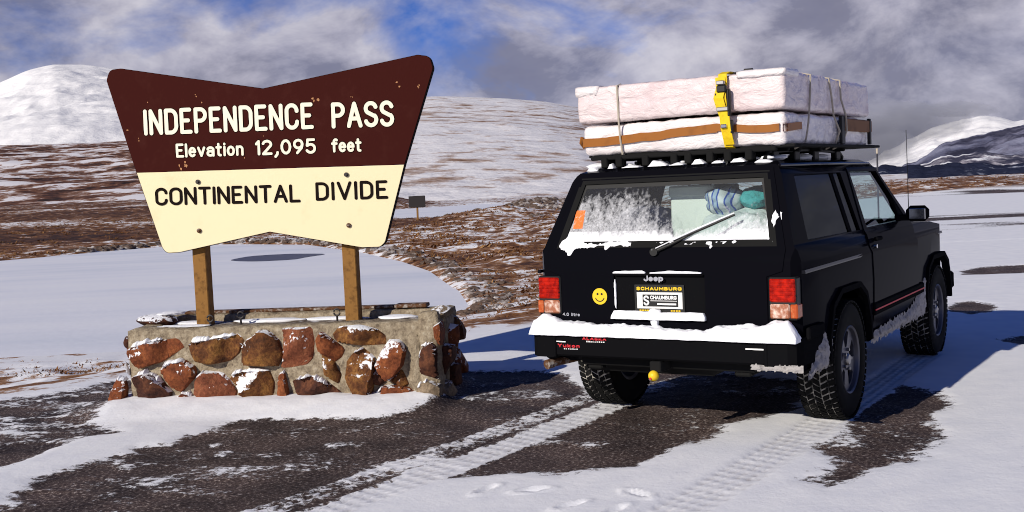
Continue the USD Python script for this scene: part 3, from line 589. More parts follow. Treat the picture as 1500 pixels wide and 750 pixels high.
m_stones = [stone_material(0, (0.055, 0.014, 0.007), (0.19, 0.052, 0.018), (0.30, 0.095, 0.030)), stone_material(1, (0.030, 0.012, 0.007), (0.13, 0.047, 0.015), (0.30, 0.14, 0.036)),
            stone_material(2, (0.020, 0.009, 0.007), (0.065, 0.022, 0.013), (0.15, 0.055, 0.025)), stone_material(3, (0.08, 0.024, 0.013), (0.20, 0.060, 0.028), (0.29, 0.105, 0.048)), stone_material(4, (0.12, 0.09, 0.06), (0.24, 0.18, 0.12), (0.34, 0.26, 0.18))]
# mortar body: four walls round a planting bed
def rough_slab(x0, x1, y0, y1, z0, z1, seed, amp=0.012, step=0.04, batter=0.0):
    nx, ny, nz = max(2, int((x1 - x0) / step)), max(2, int((y1 - y0) / step)), max(2, int((z1 - z0) / step))
    m = trimesh.creation.box((1, 1, 1)); m.apply_translation((.5, .5, .5))
    def face(a, b, c):  # grids on six sides
        pass
    parts = []
    for ax in range(3):
        n = [nx, ny, nz]; i, j = [k for k in range(3) if k != ax]
        for side in (0, 1):
            A, B = np.meshgrid(np.linspace(0, 1, n[i] + 1), np.linspace(0, 1, n[j] + 1)); V = np.zeros((A.size, 3)); V[:, i] = A.ravel(); V[:, j] = B.ravel(); V[:, ax] = side
            f = grid_faces(n[i] + 1, n[j] + 1)
            t = trimesh.Trimesh(V, f, process=False)
            want = np.zeros(3); want[ax] = 1 if side else -1
            if t.face_normals[0] @ want < 0: t.invert()
            parts.append(t)
    m = trimesh.util.concatenate(parts); m.merge_vertices()
    V = np.asarray(m.vertices) * (x1 - x0, y1 - y0, z1 - z0) + (x0, y0, z0)
    c = np.array([(x0 + x1) / 2, (y0 + y1) / 2, (z0 + z1) / 2]); d = V - c; h = np.array([(x1 - x0) / 2, (y1 - y0) / 2, (z1 - z0) / 2])
    edge = (np.abs(d) / h > 0.97).sum(1)
    V = V - d / h * np.where(edge >= 2, 0.012, 0)[:, None]
    off = np.stack([meshkit.fbm(V * 6 + k * 9.1, 4, seed + k) - 0.5 for k in range(3)], 1)
    V = V + off * 2 * amp
    m.vertices = V; return m
obj('mortar', [rough_slab(0.13, 2.49, 0.0, 0.20, -0.08, 0.585, 1), ], m_mortar, wall, smooth=40)
obj('mortar', [rough_slab(0.13, 2.49, 0.54, 0.70, -0.08, 0.622, 2)], m_mortar, wall, smooth=40)
obj('mortar', [rough_slab(0.12, 0.32, 0.19, 0.55, -0.08, 0.59, 3)], m_mortar, wall, smooth=40)
obj('mortar', [rough_slab(2.31, 2.495, 0.19, 0.55, -0.08, 0.60, 4)], m_mortar, wall, smooth=40)
obj('soil', [rough_slab(0.30, 2.33, 0.18, 0.56, 0.2, 0.566, 6, 0.012)], m_soil, wall, smooth=True, kind='stuff')
obj('cap_timber', [rbox(0.33, 2.02, 0.58, 0.68, 0.622, 0.644, 0.006)], m_rust, wall)
obj('cap_timber', [rbox(2.03, 2.28, 0.55, 0.68, 0.624, 0.652, 0.006)], m_rust, wall)
obj('mortar_pilaster', [rough_slab(2.255, 2.335, -0.022, 0.01, -0.05, 0.50, 9, 0.012, 0.03)], m_mortar, wall, smooth=40)
obj('mortar_pilaster', [rough_slab(2.335, 2.50, -0.035, 0.05, 0.10, 0.655, 10, 0.02, 0.03)], m_mortar, wall, smooth=40)
def stone(poly, prot, seed, tilt=(0, 0), sink=0.05):
    """rubble stone: (u,z) outline, protruding prot towards the viewer (-y); a few broken planes, not a dome"""
    r = np.random.default_rng(seed)
    pl = Polygon(poly).buffer(0)
    pl = pl.buffer(-.006).buffer(.006, quad_segs=2)
    if pl.geom_type != 'Polygon': pl = max(pl.geoms, key=lambda g: g.area)
    n = max(22, int(pl.exterior.length / .035))
    R = np.array([pl.exterior.interpolate(i / n, normalized=True).coords[0] for i in range(n)])
    if not pl.exterior.is_ccw: R = R[::-1]
    x0, z0, x1, z1 = pl.bounds; st = .026
    G = np.stack(np.meshgrid(np.arange(x0, x1, st), np.arange(z0, z1, st)), -1).reshape(-1, 2); G = G + r.uniform(-.4, .4, G.shape) * st
    G = G[-sdist(G, R) > .012]
    I = R + (np.array(pl.centroid.coords[0]) - R) * np.clip(.010 / np.linalg.norm(np.array(pl.centroid.coords[0]) - R, axis=1, keepdims=True), 0, .3)
    P = np.vstack([R, I, G]); d = -sdist(P, R); d[:n] = 0
    c = P.mean(0); q = P - c
    h = np.minimum(prot * (.55 + np.sqrt(np.clip(d, 0, None) / .050) * .7), prot)
    for k in range(4):
        t = r.normal(0, .42, 2); h = np.minimum(h, prot * r.uniform(.85, 1.15) + q @ t)
    h = np.maximum(h + q @ np.array(tilt) * .4, .008) + (meshkit.fbm(np.column_stack([P * 24, np.full(len(P), seed * 1.3)]), 3, seed) - .5) * .020
    h[:n] = .0
    from scipy.spatial import Delaunay
    T = Delaunay(P).simplices; cen = P[T].mean(1)
    T = T[np.array([pl.buffer(.001).contains(Point(*x)) for x in cen])]
    cr = np.cross(P[T[:, 1]] - P[T[:, 0]], P[T[:, 2]] - P[T[:, 0]]); T[cr < 0] = T[cr < 0][:, ::-1]
    V = np.column_stack([P[:, 0], -h, P[:, 1]]); B = np.column_stack([R[:, 0], np.full(n, sink), R[:, 1]])
    m0 = len(V); f = [tuple(t) for t in T]
    for i in range(n):
        j = (i + 1) % n; f += [(i, m0 + i, m0 + j), (i, m0 + j, j)]
    m = trimesh.Trimesh(np.vstack([V, B]), f, process=False)
    return m
STONES = [
 (0, .055, [(0.155, 0.444), (0.296, 0.491), (0.338, 0.485), (0.536, 0.51), (0.579, 0.453), (0.53, 0.424), (0.403, 0.347), (0.219, 0.3)]),
 (0, .075, [(0.405, 0.296), (0.444, 0.331), (0.573, 0.353), (0.658, 0.295), (0.659, 0.235), (0.536, 0.116), (0.495, 0.137), (0.456, 0.194), (0.403, 0.266)]),
 (2, .075, [(0.189, 0.245), (0.281, 0.268), (0.338, 0.252), (0.433, 0.159), (0.467, 0.112), (0.448, 0.067), (0.371, 0.038), (0.201, 0.046), (0.204, 0.153)]),
 (0, .05, [(0.457, 0.04), (0.557, 0.115), (0.608, 0.094), (0.621, 0.053), (0.593, 0.034)]),
 (1, .06, [(0.628, 0.472), (0.792, 0.493), (0.997, 0.528), (1.036, 0.487), (0.994, 0.398), (0.928, 0.344), (0.78, 0.318), (0.677, 0.345)]),
 (1, .065, [(1.027, 0.437), (1.062, 0.486), (1.109, 0.505), (1.159, 0.553), (1.23, 0.546), (1.299, 0.485), (1.325, 0.379), (1.29, 0.296), (1.153, 0.299), (1.03, 0.312)]),
 (3, .055, [(0.646, 0.104), (0.669, 0.214), (0.724, 0.264), (0.859, 0.25), (0.918, 0.189), (0.96, 0.117), (0.941, 0.052), (0.711, 0.050)]),
 (1, .06, [(0.915, 0.209), (1.006, 0.262), (1.213, 0.263), (1.244, 0.172), (1.233, 0.082), (1.169, 0.043), (1.014, 0.051), (0.985, 0.137)]),
 (0, .05, [(1.276, 0.031), (1.294, 0.231), (1.326, 0.25), (1.356, 0.07), (1.324, 0.05)]),
 (3, .06, [(1.336, 0.559), (1.426, 0.561), (1.549, 0.562), (1.563, 0.453), (1.546, 0.335), (1.492, 0.291), (1.31, 0.281), (1.342, 0.389)]),
 (0, .055, [(1.59, 0.482), (1.623, 0.531), (1.686, 0.48), (1.735, 0.444), (1.783, 0.403), (1.76, 0.349), (1.712, 0.316), (1.605, 0.393)]),
 (1, .045, [(1.618, 0.380), (1.708, 0.310), (1.719, 0.261), (1.752, 0.221), (1.729, 0.157), (1.641, 0.223)]),
 (1, .055, [(1.713, 0.513), (1.762, 0.561), (1.913, 0.567), (2.032, 0.534), (2.089, 0.489), (2.091, 0.435), (1.905, 0.429), (1.726, 0.464)]),
 (1, .075, [(1.803, 0.309), (1.852, 0.367), (1.914, 0.41), (2.001, 0.343), (2.0, 0.235), (1.971, 0.058), (1.883, 0.03), (1.837, 0.1), (1.797, 0.2)]),
 (2, .065, [(1.393, 0.179), (1.508, 0.216), (1.579, 0.205), (1.687, 0.133), (1.764, 0.067), (1.64, 0.029), (1.477, 0.037), (1.41, 0.108)]),
 (0, .07, [(2.013, 0.284), (2.063, 0.381), (2.123, 0.458), (2.202, 0.456), (2.238, 0.387), (2.208, 0.279), (2.117, 0.173), (2.082, 0.174)]),
 (1, .035, [(2.120, 0.160), (2.198, 0.24), (2.241, 0.141), (2.2, 0.122)]),
 (2, .035, [(1.985, 0.206), (2.016, 0.244), (2.072, 0.164), (2.03, 0.136), (1.991, 0.146)]),
 (0, .06, [(2.036, 0.056), (2.065, 0.13), (2.16, 0.130), (2.249, 0.111), (2.297, 0.076), (2.196, 0.043), (2.054, 0.016)]),
 (2, .075, [(2.34, 0.335), (2.369, 0.413), (2.444, 0.44), (2.467, 0.391), (2.459, 0.244), (2.471, 0.175), (2.344, 0.217)]),
 (4, .085, [(2.308, 0.1), (2.331, 0.149), (2.401, 0.167), (2.488, 0.136), (2.485, 0.057), (2.462, 0.009), (2.324, 0.016)]),
 (0, .075, [(2.46, 0.557), (2.50, 0.575), (2.512, 0.516), (2.498, 0.419), (2.461, 0.479)]),
]
for i, (k, pr, pl) in enumerate(STONES):
    r = np.random.default_rng(100 + i)
    obj('stone', stone(list(Polygon(pl).buffer(.007, join_style=2).exterior.coords)[:-1], pr * 1.45, 200 + i, tilt=r.normal(0, .16, 2)), m_stones[k], wall, smooth=32)
# stones of the two end walls, the back and the rubble at the left corner
def blob_poly(cx, cy, w, h, seed):
    r = np.random.default_rng(seed); a = np.linspace(0, 2 * PI, 10)[:-1] + r.uniform(0, .5); k = r.uniform(.78, 1.08, 9)
    return [(cx + w / 2 * kk * math.cos(t), cy + h / 2 * kk * math.sin(t)) for kk, t in zip(k, a)]
def reorient(m, ex, ey, ez, o): return maps(m, ex, ey, ez, o)
for i, (cy, cz, w, h) in enumerate([(0.13, 0.30, .2, .26), (0.34, 0.42, .20, .2), (0.55, 0.46, .18, .2), (0.34, 0.15, .22, .2), (0.56, 0.20, .20, .24), (0.12, 0.08, .2, .14)]):
    obj('stone', reorient(stone(blob_poly(cy, cz, w, h, 300 + i), .085, 310 + i), (0, 1, 0), (-1, 0, 0), (0, 0, 1), (2.49, 0, 0)), m_stones[[2, 0, 1, 2, 0, 4][i]], wall, smooth=32)
for i, (cy, cz, w, h) in enumerate([(0.12, 0.42, .2, .18), (0.34, 0.40, .22, .24), (0.56, 0.45, .18, .2), (0.26, 0.14, .26, .22), (0.54, 0.16, .22, .24)]):
    obj('stone', reorient(stone(blob_poly(-cy, cz, w, h, 330 + i), .07, 340 + i), (0, -1, 0), (1, 0, 0), (0, 0, 1), (0.13, 0, 0)), m_stones[i % 3], wall, smooth=32)
for i in range(10):
    obj('stone', reorient(stone(blob_poly(-0.26 - 0.235 * i, 0.16 + 0.26 * (i % 2), .27, .24, 360 + i), .06, 370 + i), (-1, 0, 0), (0, -1, 0), (0, 0, 1), (0, 0.70, 0)), m_stones[i % 4], wall, smooth=32)
def boulder(c, s, seed, sub=2, rough=.22):
    m = trimesh.creation.icosphere(sub); V = np.asarray(m.vertices); r = np.random.default_rng(seed)
    for _ in range(9):
        d = r.normal(size=3); d /= np.linalg.norm(d); h = r.uniform(.62, .9); e = V @ d - h; V = V - np.clip(e, 0, None)[:, None] * d
    V = V * (1 + rough * (meshkit.fbm(V * 1.6 + seed, 3, seed)[:, None] - .5))
    m.vertices = V * s + c; return m
obj('stone', reorient(stone([(-0.03, -0.02), (0.012, 0.167), (0.060, 0.235), (0.105, 0.215), (0.118, 0.155), (0.10, 0.02), (0.038, -0.03)], .07, 77), (1, 0, 0), (0, 1, 0), (0, 0, 1), (0, -.03, 0)), m_stones[0], wall, smooth=32)
obj('stone', boulder((0.20, 0.40, 0.60), (.17, .16, .06), 8), m_stones[2], wall, smooth=30)
obj('stone', boulder((0.12, 0.12, 0.47), (.055, .10, .08), 9), m_stones[2], wall, smooth=30)
obj('stone', boulder((2.44, 0.30, 0.62), (.10, .16, .05), 11), m_stones[4], wall, smooth=30)
for (u, y, z) in [(0.904, 0.30, 0.60), (0.735, 0.13, 0.60), (1.653, 0.30, 0.60)]:
    a = np.linspace(0, 2 * PI, 21)[:-1]
    ring = tube(np.column_stack([u + .024 * np.cos(a), np.full(20, y), z + .036 + .024 * np.sin(a)]), .0065, 8, True)
    obj('eye_bolt', [ring, tube([(u, y, z - .10), (u, y, z + .012)], .008)], m_iron, wall)
def snow_lump(c, s, seed, sub=2):
    m = trimesh.creation.icosphere(sub); V = np.asarray(m.vertices)
    V = V * (1 + .7 * (meshkit.fbm(V * 1.7 + seed * 3.1, 4, seed)[:, None] - .5)); m.vertices = V * s + c; return m
sn = []
def ledge(u0, z0, u1, z1, out, hgt, seed):
    """a ragged sliver of snow lying along the top edge of a stone"""
    n = 26; t = np.linspace(0, 1, n); r = np.random.default_rng(seed)
    env = np.clip(np.minimum(t, 1 - t) * 6, 0, 1) * (.35 + 1.3 * meshkit.fbm(np.column_stack([t * 9, 0 * t + seed, 0 * t]), 3, seed))
    U, Zb = u0 + (u1 - u0) * t, z0 + (z1 - z0) * t + (meshkit.fbm(np.column_stack([t * 5, 0 * t, 0 * t + seed]), 2, seed) - .5) * .012
    V = []
    for yy, zz in ((.03, 0), (.01, 1), (-out * .55, .85), (-out, .15), (-out * .9, -.25), (.03, -.3)): V.append(np.column_stack([U, np.full(n, yy) * np.where(yy < 0, .4 + .6 * env, 1), Zb + zz * hgt * env]))
    V = np.vstack(V); f = []
    for k in range(6):
        k2 = (k + 1) % 6
        for i in range(n - 1): f += [(k * n + i, k * n + i + 1, k2 * n + i + 1), (k * n + i, k2 * n + i + 1, k2 * n + i)]
    m = trimesh.Trimesh(V, f, process=False)
    if m.volume < 0: m.invert()
    return m
for i, q in enumerate([(.17, .462, .34, .505, .05, .022), (.33, .498, .42, .512, .03, .014), (.20, .440, .27, .468, .06, .02), (.64, .488, .80, .502, .05, .028), (.78, .500, .98, .530, .045, .020), (.44, .330, .58, .352, .07, .022), (.42, .305, .49, .338, .07, .024), (.21, .248, .30, .268, .07, .03), (.30, .26, .40, .20, .06, .026), (.93, .232, 1.02, .266, .05, .022), (1.0, .264, 1.22, .264, .04, .018), (.66, .215, .73, .262, .045, .015),
                            (1.43, .195, 1.53, .215, .06, .016), (1.55, .212, 1.66, .150, .06, .020), (2.35, .41, 2.45, .438, .06, .02), (2.335, .33, 2.37, .405, .05, .02), (2.31, .12, 2.40, .166, .07, .02), (.60, .095, .62, .06, .03, .03), (.535, .105, .60, .10, .03, .02), (1.30, .235, 1.335, .25, .03, .012), (2.0, .07, 2.06, .125, .05, .02), (1.86, .375, 1.93, .408, .05, .010), (.05, .225, .12, .215, .05, .025), (.11, .33, .14, .25, .02, .03)]):
    sn.append(ledge(*q, 600 + i))
sn += [snow_lump((0.30, .42, .655), (.10, .10, .015), 1, 3), snow_lump((0.55, .10, .590), (.2, .06, .008), 2, 3)]
obj('snow', sn, m_snow, wall, smooth=True, kind='stuff')
sb = [snow_lump((u, y, .572), (a, b, .018), 70 + i) for i, (u, y, a, b) in enumerate([(0.5, .42, .2, .08), (1.1, .44, .3, .07), (1.6, .45, .25, .06), (2.1, .42, .16, .08)])]
obj('snow', sb, m_snow, wall, smooth=True, kind='stuff')

# ------------------------------------------------------------------ the black SUV (x right, y forward from the rear axle, z up)
CROT = -math.degrees(CAR_YAW)
suv = thing('parked_suv', 'black boxy two-door SUV parked on snowy asphalt, mattresses on its roof', 'car', (CAR_X, CAR_Y, 0), CROT)
def glass_mat(name, tint, refl=1.5, rough=0.0):
    return usdkit.material(stage, '/World/Looks/' + name, {'t': ('transparent_bsdf', {'color': tint}), 'g': ('glossy_bsdf', {'color': (0.9, 0.95, 1.0), 'roughness': rough}), 'f': ('fresnel', {'IOR': refl}), 'geo': ('geometry', {}), 'inv': ('math', {'math_type': 'subtract', 'value1': 1.0}), 'mul': ('math', {'math_type': 'multiply'}), 'm': ('mix_closure', {})},
        [('geo.backfacing', 'inv.value2'), ('inv.value', 'mul.value1'), ('f.fac', 'mul.value2'), ('mul.value', 'm.fac'), ('t.BSDF', 'm.closure1'), ('g.BSDF', 'm.closure2')], surface='m.closure')
m_glass = glass_mat('clear_glass', (0.86, 0.93, 0.92), 1.3)
m_rearglass = glass_mat('rear_glass', (0.88, 0.92, 0.92), 1.25)
m_tint = glass_mat('tinted_glass', (0.05, 0.055, 0.10), 1.09)
half = [(.80, .40), (.825, .47), (.842, .60), (.846, .80), (.840, .975), (.822, 1.015), (.806, 1.09), (.786, 1.125), (.670, 1.515), (.648, 1.556), (.605, 1.588), (.50, 1.610), (0, 1.628)]
section = half + [(-x, z) for x, z in half[-2::-1]]
side = [(-.80, .42), (-.875, .47), (-.887, .60), (-.887, .985), (-.872, 1.06), (-.845, 1.12), (-.658, 1.53), (-.625, 1.572), (-.50, 1.600), (.2, 1.628), (.85, 1.618), (1.20, 1.592), (1.36, 1.555), (1.44, 1.50), (1.95, 1.128), (2.0, 1.102), (2.5, 1.082), (2.95, 1.035), (3.15, .965), (3.21, .82), (3.22, .47), (2.9, .40)]
hp = [(.70, -.90), (.775, -.878), (.818, -.82), (.846, -.5), (.850, 2.2), (.825, 2.8), (.765, 3.12), (.66, 3.23)]
plan = hp + [(-x, y) for x, y in hp[::-1]]
solid = mext(side, -1, 1, 'x') ^ mext(section, -1.2, 3.5, 'y') ^ mext(plan, 0, 2, 'z')
def inset(pts, d):
    q = Polygon(pts).buffer(-d, join_style=2); return list(q.exterior.coords)[:-1]
cab = [(-.72, .70), (-.80, 1.10), (-.61, 1.535), (-.5, 1.55), (.2, 1.575), (.85, 1.56), (1.22, 1.53), (1.41, 1.45), (1.84, 1.10), (1.84, .70)]
cavity = mext(cab, -1, 1, 'x') ^ mext(inset(section, .034), -1.2, 3.5, 'y')
QW = [(-.455, 1.505), (-.575, 1.135), (.53, 1.128), (.50, 1.505)]
DW = [(.70, 1.508), (.685, 1.135), (1.80, 1.135), (1.38, 1.500)]
RW = [(-.675, 1.132), (.675, 1.132), (.588, 1.520), (-.588, 1.520)]
WS = [(-.725, 1.14), (.725, 1.14), (.625, 1.50), (-.625, 1.50)]
arch = [(-.44, .30), (-.435, .56), (-.36, .72), (-.2, .79), (.2, .79), (.34, .72), (.425, .56), (.45, .30)]
body = solid - cavity
for s in (1, -1):
    a, b = (0.45, 1.1) if s > 0 else (-1.1, -.45)
    body = body - mext(QW, a, b, 'x') - mext(DW, a, b, 'x')
    a, b = (.56, 1.1) if s > 0 else (-1.1, -.56)
    for oy in (0, 2.576): body = body - mext([(y + oy, z) for y, z in arch], a, b, 'x')
body = body - mext(RW, -1.2, -.5, 'y') - mext([(-.292, .735), (.282, .735), (.282, .962), (-.292, .962)], -1.2, -.868, 'y') - mext(WS, 1.15, 2.2, 'y')
obj('body', body, m_paint, suv, smooth=28)
def skin(dx, dy, region, cut=None):
    sh = (solid.translate((dx, dy, 0)) - solid.translate((-dx * 3, -dy * 3, 0))) ^ region
    return sh - cut if cut is not None else sh
dpoly = [(.595, .475), (.595, 1.12), (.665, 1.535), (1.39, 1.535), (1.885, 1.14), (1.90, 1.08), (1.90, .475)]
dwin = list(Polygon(DW).buffer(.004, join_style=2).exterior.coords)[:-1]
archf = [(y + 2.576, z) for y, z in arch]
for s in (1, -1):
    rg = mext(dpoly, .45 if s > 0 else -1.1, 1.1 if s > 0 else -.45, 'x') - mext(list(Polygon(archf).buffer(.07).exterior.coords)[:-1], -1.1, 1.1, 'x')
    d = obj('door', skin(.006 * s, 0, rg, mext(dwin, -1.1, 1.1, 'x')), m_paint, suv, smooth=28)
    obj('handle', rbox(*sorted((s * .833, s * .862)), .66, .80, 1.045, 1.072, .008), m_trim, d)
    obj('lock', maps(trimesh.creation.cylinder(.014, .02, sections=12), (0, 1, 0), (0, 0, 1), (1, 0, 0), (s * .838, .70, 1.01)), m_chrome, d)
m_paint2 = mat('black_gloss', (0.004, 0.004, 0.007), 0.14, 0.5, ior=1.22)
hoodr = mext([(1.98, .9), (3.16, .9), (3.16, 1.3), (1.98, 1.3)], -.74, .74, 'x')
obj('hood', ((solid.translate((0, 0, .005)) - solid.translate((0, 0, -.02))) ^ hoodr), m_paint2, suv, smooth=28)
for s in (1, -1):
    obj('belt_crease', trimesh.convex.convex_hull(np.array([(s * x, y, z) for y, k in ((-.84, 0), (2.9, -.020)) for x, z in ((.825 + k, .985), (.842 + k, .985), (.8465 + k, .973), (.8465 + k, .966), (.825 + k, .966))])), m_paint2, suv)
    obj('drip_rail', tube([(s * .640, -.60, 1.565), (s * .652, -.2, 1.566), (s * .655, .6, 1.566), (s * .648, 1.30, 1.560), (s * .66, 1.46, 1.505), (s * .745, 1.93, 1.15)], .009, 6), m_paint2, suv)
gpoly = [(-.63, .64), (.63, .64), (.645, .70), (.645, .955), (.735, .985), (.745, 1.10), (.62, 1.555), (-.62, 1.555), (-.745, 1.10), (-.735, .985), (-.645, .955), (-.645, .70)]
rwin = list(Polygon(RW).buffer(.004, join_style=2).exterior.coords)[:-1]
REC = [(-.292, .735), (.282, .735), (.282, .962), (-.292, .962)]
lg = skin(0, -.007, mext(gpoly, -1.2, -.5, 'y'), mext(rwin, -1.2, -.4, 'y') + mext(REC, -1.2, -.86, 'y'))
gate = obj('liftgate', lg, m_paint, suv, smooth=28)
obj('plate_recess', rbox(-.29, .28, -.878, -.86, .736, .961, .004), m_trim, gate)
obj('release_handle', rbox(-.29, .28, -.905, -.88, .955, .975, .008), m_trim, gate)
SL = .458; RN = np.array([0, -.415, .19]); RN /= np.linalg.norm(RN)
def rearwin(poly, th, off):  # (x, height) polygon on the sloping rear window
    return maps(poly_ext(Polygon(poly) if not hasattr(poly, 'area') else poly, th), (1, 0, 0), (0, SL, 1), RN, np.array([0, -.845 - 1.12 * SL, 0]) + RN * off)
rp = Polygon(RW).buffer(.012, join_style=2)
obj('rear_window', rearwin(rp, .005, -.010), m_rearglass, suv)
fr = Polygon(RW).buffer(.016, join_style=2).difference(Polygon(RW).buffer(-.022, join_style=2))
obj('window_frame', rearwin(fr, .010, -.003), m_dark, suv)
obj('defroster_border', rearwin(Polygon(RW).difference(Polygon([(-.66, 1.12), (.66, 1.12), (.56, 1.475), (-.56, 1.475)])), .001, -.0045), m_black, suv)
def sidewin(poly, s, th, off):  # (y, height) polygon on the tilted side glass
    n = np.array([s * .958, 0, .288]); x0 = .786 + 1.125 * .2974
    ex, ey, ez = (0, 1, 0), np.array([-s * .2974, 0, 1.0]), n
    return maps(poly_ext(Polygon(poly).buffer(.012, join_style=2), th), ex, ey, ez, np.array([s * x0, 0, 0]) + n * off)
for s in (1, -1):
    obj('quarter_window', sidewin(QW, s, .005, -.018), m_tint, suv)
    obj('window_divider', sidewin([(.30, 1.13), (.345, 1.13), (.345, 1.505), (.30, 1.505)], s, .008, -.016), m_trim, suv)
    obj('door_window', sidewin(DW, s, .005, -.018), m_glass, suv)
    obj('mirror_sail', sidewin([(1.62, 1.135), (1.76, 1.135), (1.62, 1.27)], s, .02, -.016), m_trim, suv)
WN2 = np.array([0, .372, .51]); WN2 /= np.linalg.norm(WN2)
obj('windshield', maps(poly_ext(Polygon(WS).buffer(.012, join_style=2), .005), (-1, 0, 0), (0, -1.371, 1), WN2, np.array([0, 1.44 + 1.50 * 1.371, 0]) - WN2 * .02), m_glass, suv)
for s in (1, -1):
    hs = obj('mirror', rbox(*sorted((s * .845, s * 1.0)), 1.52, 1.61, 1.128, 1.242, .03), m_trim, suv)
    obj('mirror_glass', rbox(*sorted((s * .872, s * .985)), 1.514, 1.522, 1.146, 1.222, .003), m_chrome, hs)
    obj('mirror_stalk', rbox(*sorted((s * .76, s * .87)), 1.55, 1.61, 1.135, 1.18, .01), m_trim, hs)
    for oy in (0, 2.576):
        fl = Polygon([(y + oy, z) for y, z in arch]).buffer(.035, join_style=1).difference(Polygon([(y + oy, z) for y, z in arch]))
        fl = fl.intersection(sbox(-5, .43, 5, 2))
        q = maps(poly_ext(fl, .056), (0, 1, 0), (0, 0, 1), (1, 0, 0), (.812 if s > 0 else -.868, 0, 0))
        obj('fender_flare', q, m_trim, suv)
    ml = obj('side_moulding', rbox(*sorted((s * .838, s * .862)), .57, 2.02, .565, .645, .008), m_trim, suv)
    obj('red_stripe', rbox(*sorted((s * .858, s * .8645)), .57, 2.02, .597, .607, .001), m_redp, ml)
    obj('side_moulding', rbox(*sorted((s * .838, s * .862)), -.84, -.56, .60, .67, .008), m_trim, suv)
    obj('rocker_panel', rbox(*sorted((s * .70, s * .832)), .53, 2.03, .395, .47, .02), m_trim, suv)
# tail lights
for s in (1, -1):
    tl = obj('tail_light', rbox(*sorted((s * .655, s * .812)), -.899, -.795, .715, .952, .008), m_black, suv)
    obj('red_lens', rbox(*sorted((s * .662, s * .806)), -.907, -.82, .815, .943, .007), m_red, tl)
    for k_ in range(5): obj('lens_rib', rbox(*sorted((s * .664, s * .804)), -.9095, -.90, .828 + .023 * k_, .834 + .023 * k_, .002), m_red, tl)
    obj('lens_divider', rbox(*sorted((s * .660, s * .812)), -.9085, -.82, .852, .8545, .001), m_black, tl)
    obj('reverse_lens', rbox(*sorted((s * .662, s * .772)), -.907, -.85, .724, .805, .007), m_clear, tl)
    obj('amber_lens', rbox(*sorted((s * .774, s * .817)), -.904, -.80, .724, .805, .007), m_amber, tl)
# bumper
bm = obj('rear_bumper', rbox(-.69, .69, -.985, -.89, .475, .607, .012), m_trim, suv)
for s in (1, -1):
    obj('end_cap', trimesh.convex.convex_hull(np.array([(s * x, y, z) for x, y in [(.665, -.99), (.78, -.985), (.822, -.955), (.838, -.88), (.850, -.56), (.80, -.56), (.665, -.80)] for z in (.468, .475, .60, .618)]) * np.array([1, 1, 1])), m_trim, bm)
    obj('bumper_guard', rbox(*sorted((s * .650, s * .672)), -.995, -.90, .470, .620, .005), m_trim, bm)
obj('bumper_step', rbox(-.69, .69, -.975, -.86, .60, .612, .004), m_trim, bm)
def rear(poly, y, th=.002):
    return maps(poly_ext(poly, th), (1, 0, 0), (0, 0, 1), (0, 1, 0), (0, y, 0))
def txt(s, x0, x1, z0, h, st, y, gap=.3): return rear(shapely.affinity.translate(text_poly(s, h, x1 - x0, st, gap), x0, z0), y)
GL['r'] = (.26, [[(0, 0), (0, .68)], [(0, .42)] + arc(.16, .5, .16, .18, 180, 50)])
GL[' '] = (.20, [])
GL['K'] = (.46, [[(0, 0), (0, 1)], [(.44, 1), (0, .4), (.46, 0)]])
obj('maker_badge', txt('Jeep', -.090, .034, .926, .034, .0095, -.908, .22), m_chrome, gate)
obj('engine_badge', txt('4.0 litre', -.648, -.528, .709, .020, .0045, -.897, .25), m_chrome, gate)
pt = obj('licence_plate', rear(shapely.box(-.149, .762, .139, .862).buffer(.006), -.884, .004), m_white, suv)
obj('plate_frame', rear(shapely.box(-.158, .745, .148, .900).buffer(.004).difference(shapely.box(-.149, .764, .139, .860)), -.886, .005), m_black, pt)
obj('plate_lettering', txt('SCHAUMBURG', -.148, .138, .871, .020, .0055, -.8885, .28), m_yellow, pt)
obj('plate_lettering', [rear(shapely.box(-.132 + .016 * i, .749, -.121 + .016 * i, .757), -.8885) for i in range(4)] + [rear(shapely.box(.066 + .016 * i, .749, .077 + .016 * i, .757), -.8885) for i in range(4)], m_yellow, pt)
obj('plate_logo', rear(shapely.box(-.112, .776, .112, .846), -.8855, .002), m_black, pt)
obj('plate_lettering', [txt('S', -.106, -.070, .782, .058, .010, -.8870), txt('CHAUMBURG', -.062, .104, .818, .022, .0048, -.8870, .22), rear(shapely.box(-.062, .808, .106, .811), -.8870, .001), rear(shapely.box(-.02, .786, .100, .796), -.8870, .001)], m_white, pt)
sm = obj('smiley_sticker', rear(Point(-.388, .832).buffer(.049, quad_segs=12), -.8965, .002), m_yellow, suv)
obj('smiley_face', [rear(Point(-.402, .846).buffer(.0065), -.898, .002), rear(Point(-.374, .846).buffer(.0065), -.898, .002), rear(LineString([(-.388 + .03 * math.cos(a), .832 + .03 * math.sin(a)) for a in np.linspace(PI * 1.12, PI * 1.88, 14)]).buffer(.0028), -.898, .002)], m_black, sm)
def dashes(x0, x1, z, h, n, seed):
    r = np.random.default_rng(seed); xs = np.linspace(x0, x1, n + 1)
    return rear(unary_union([shapely.box(xs[i] + .002, z, xs[i + 1] - r.uniform(.002, .006), z + h * r.uniform(.6, 1)) for i in range(n)]), -.9865)
obj('bumper_sticker', txt('ALASKA', -.470, -.310, .579, .020, .0055, -.9865), m_redp, bm)
obj('bumper_sticker', dashes(-.445, -.320, .567, .008, 9, 1), m_white, bm)
obj('bumper_sticker', txt('Yukon', -.64, -.49, .530, .022, .006, -.9865), m_redp, bm)
obj('bumper_sticker', dashes(-.60, -.50, .519, .007, 7, 2), m_white, bm)
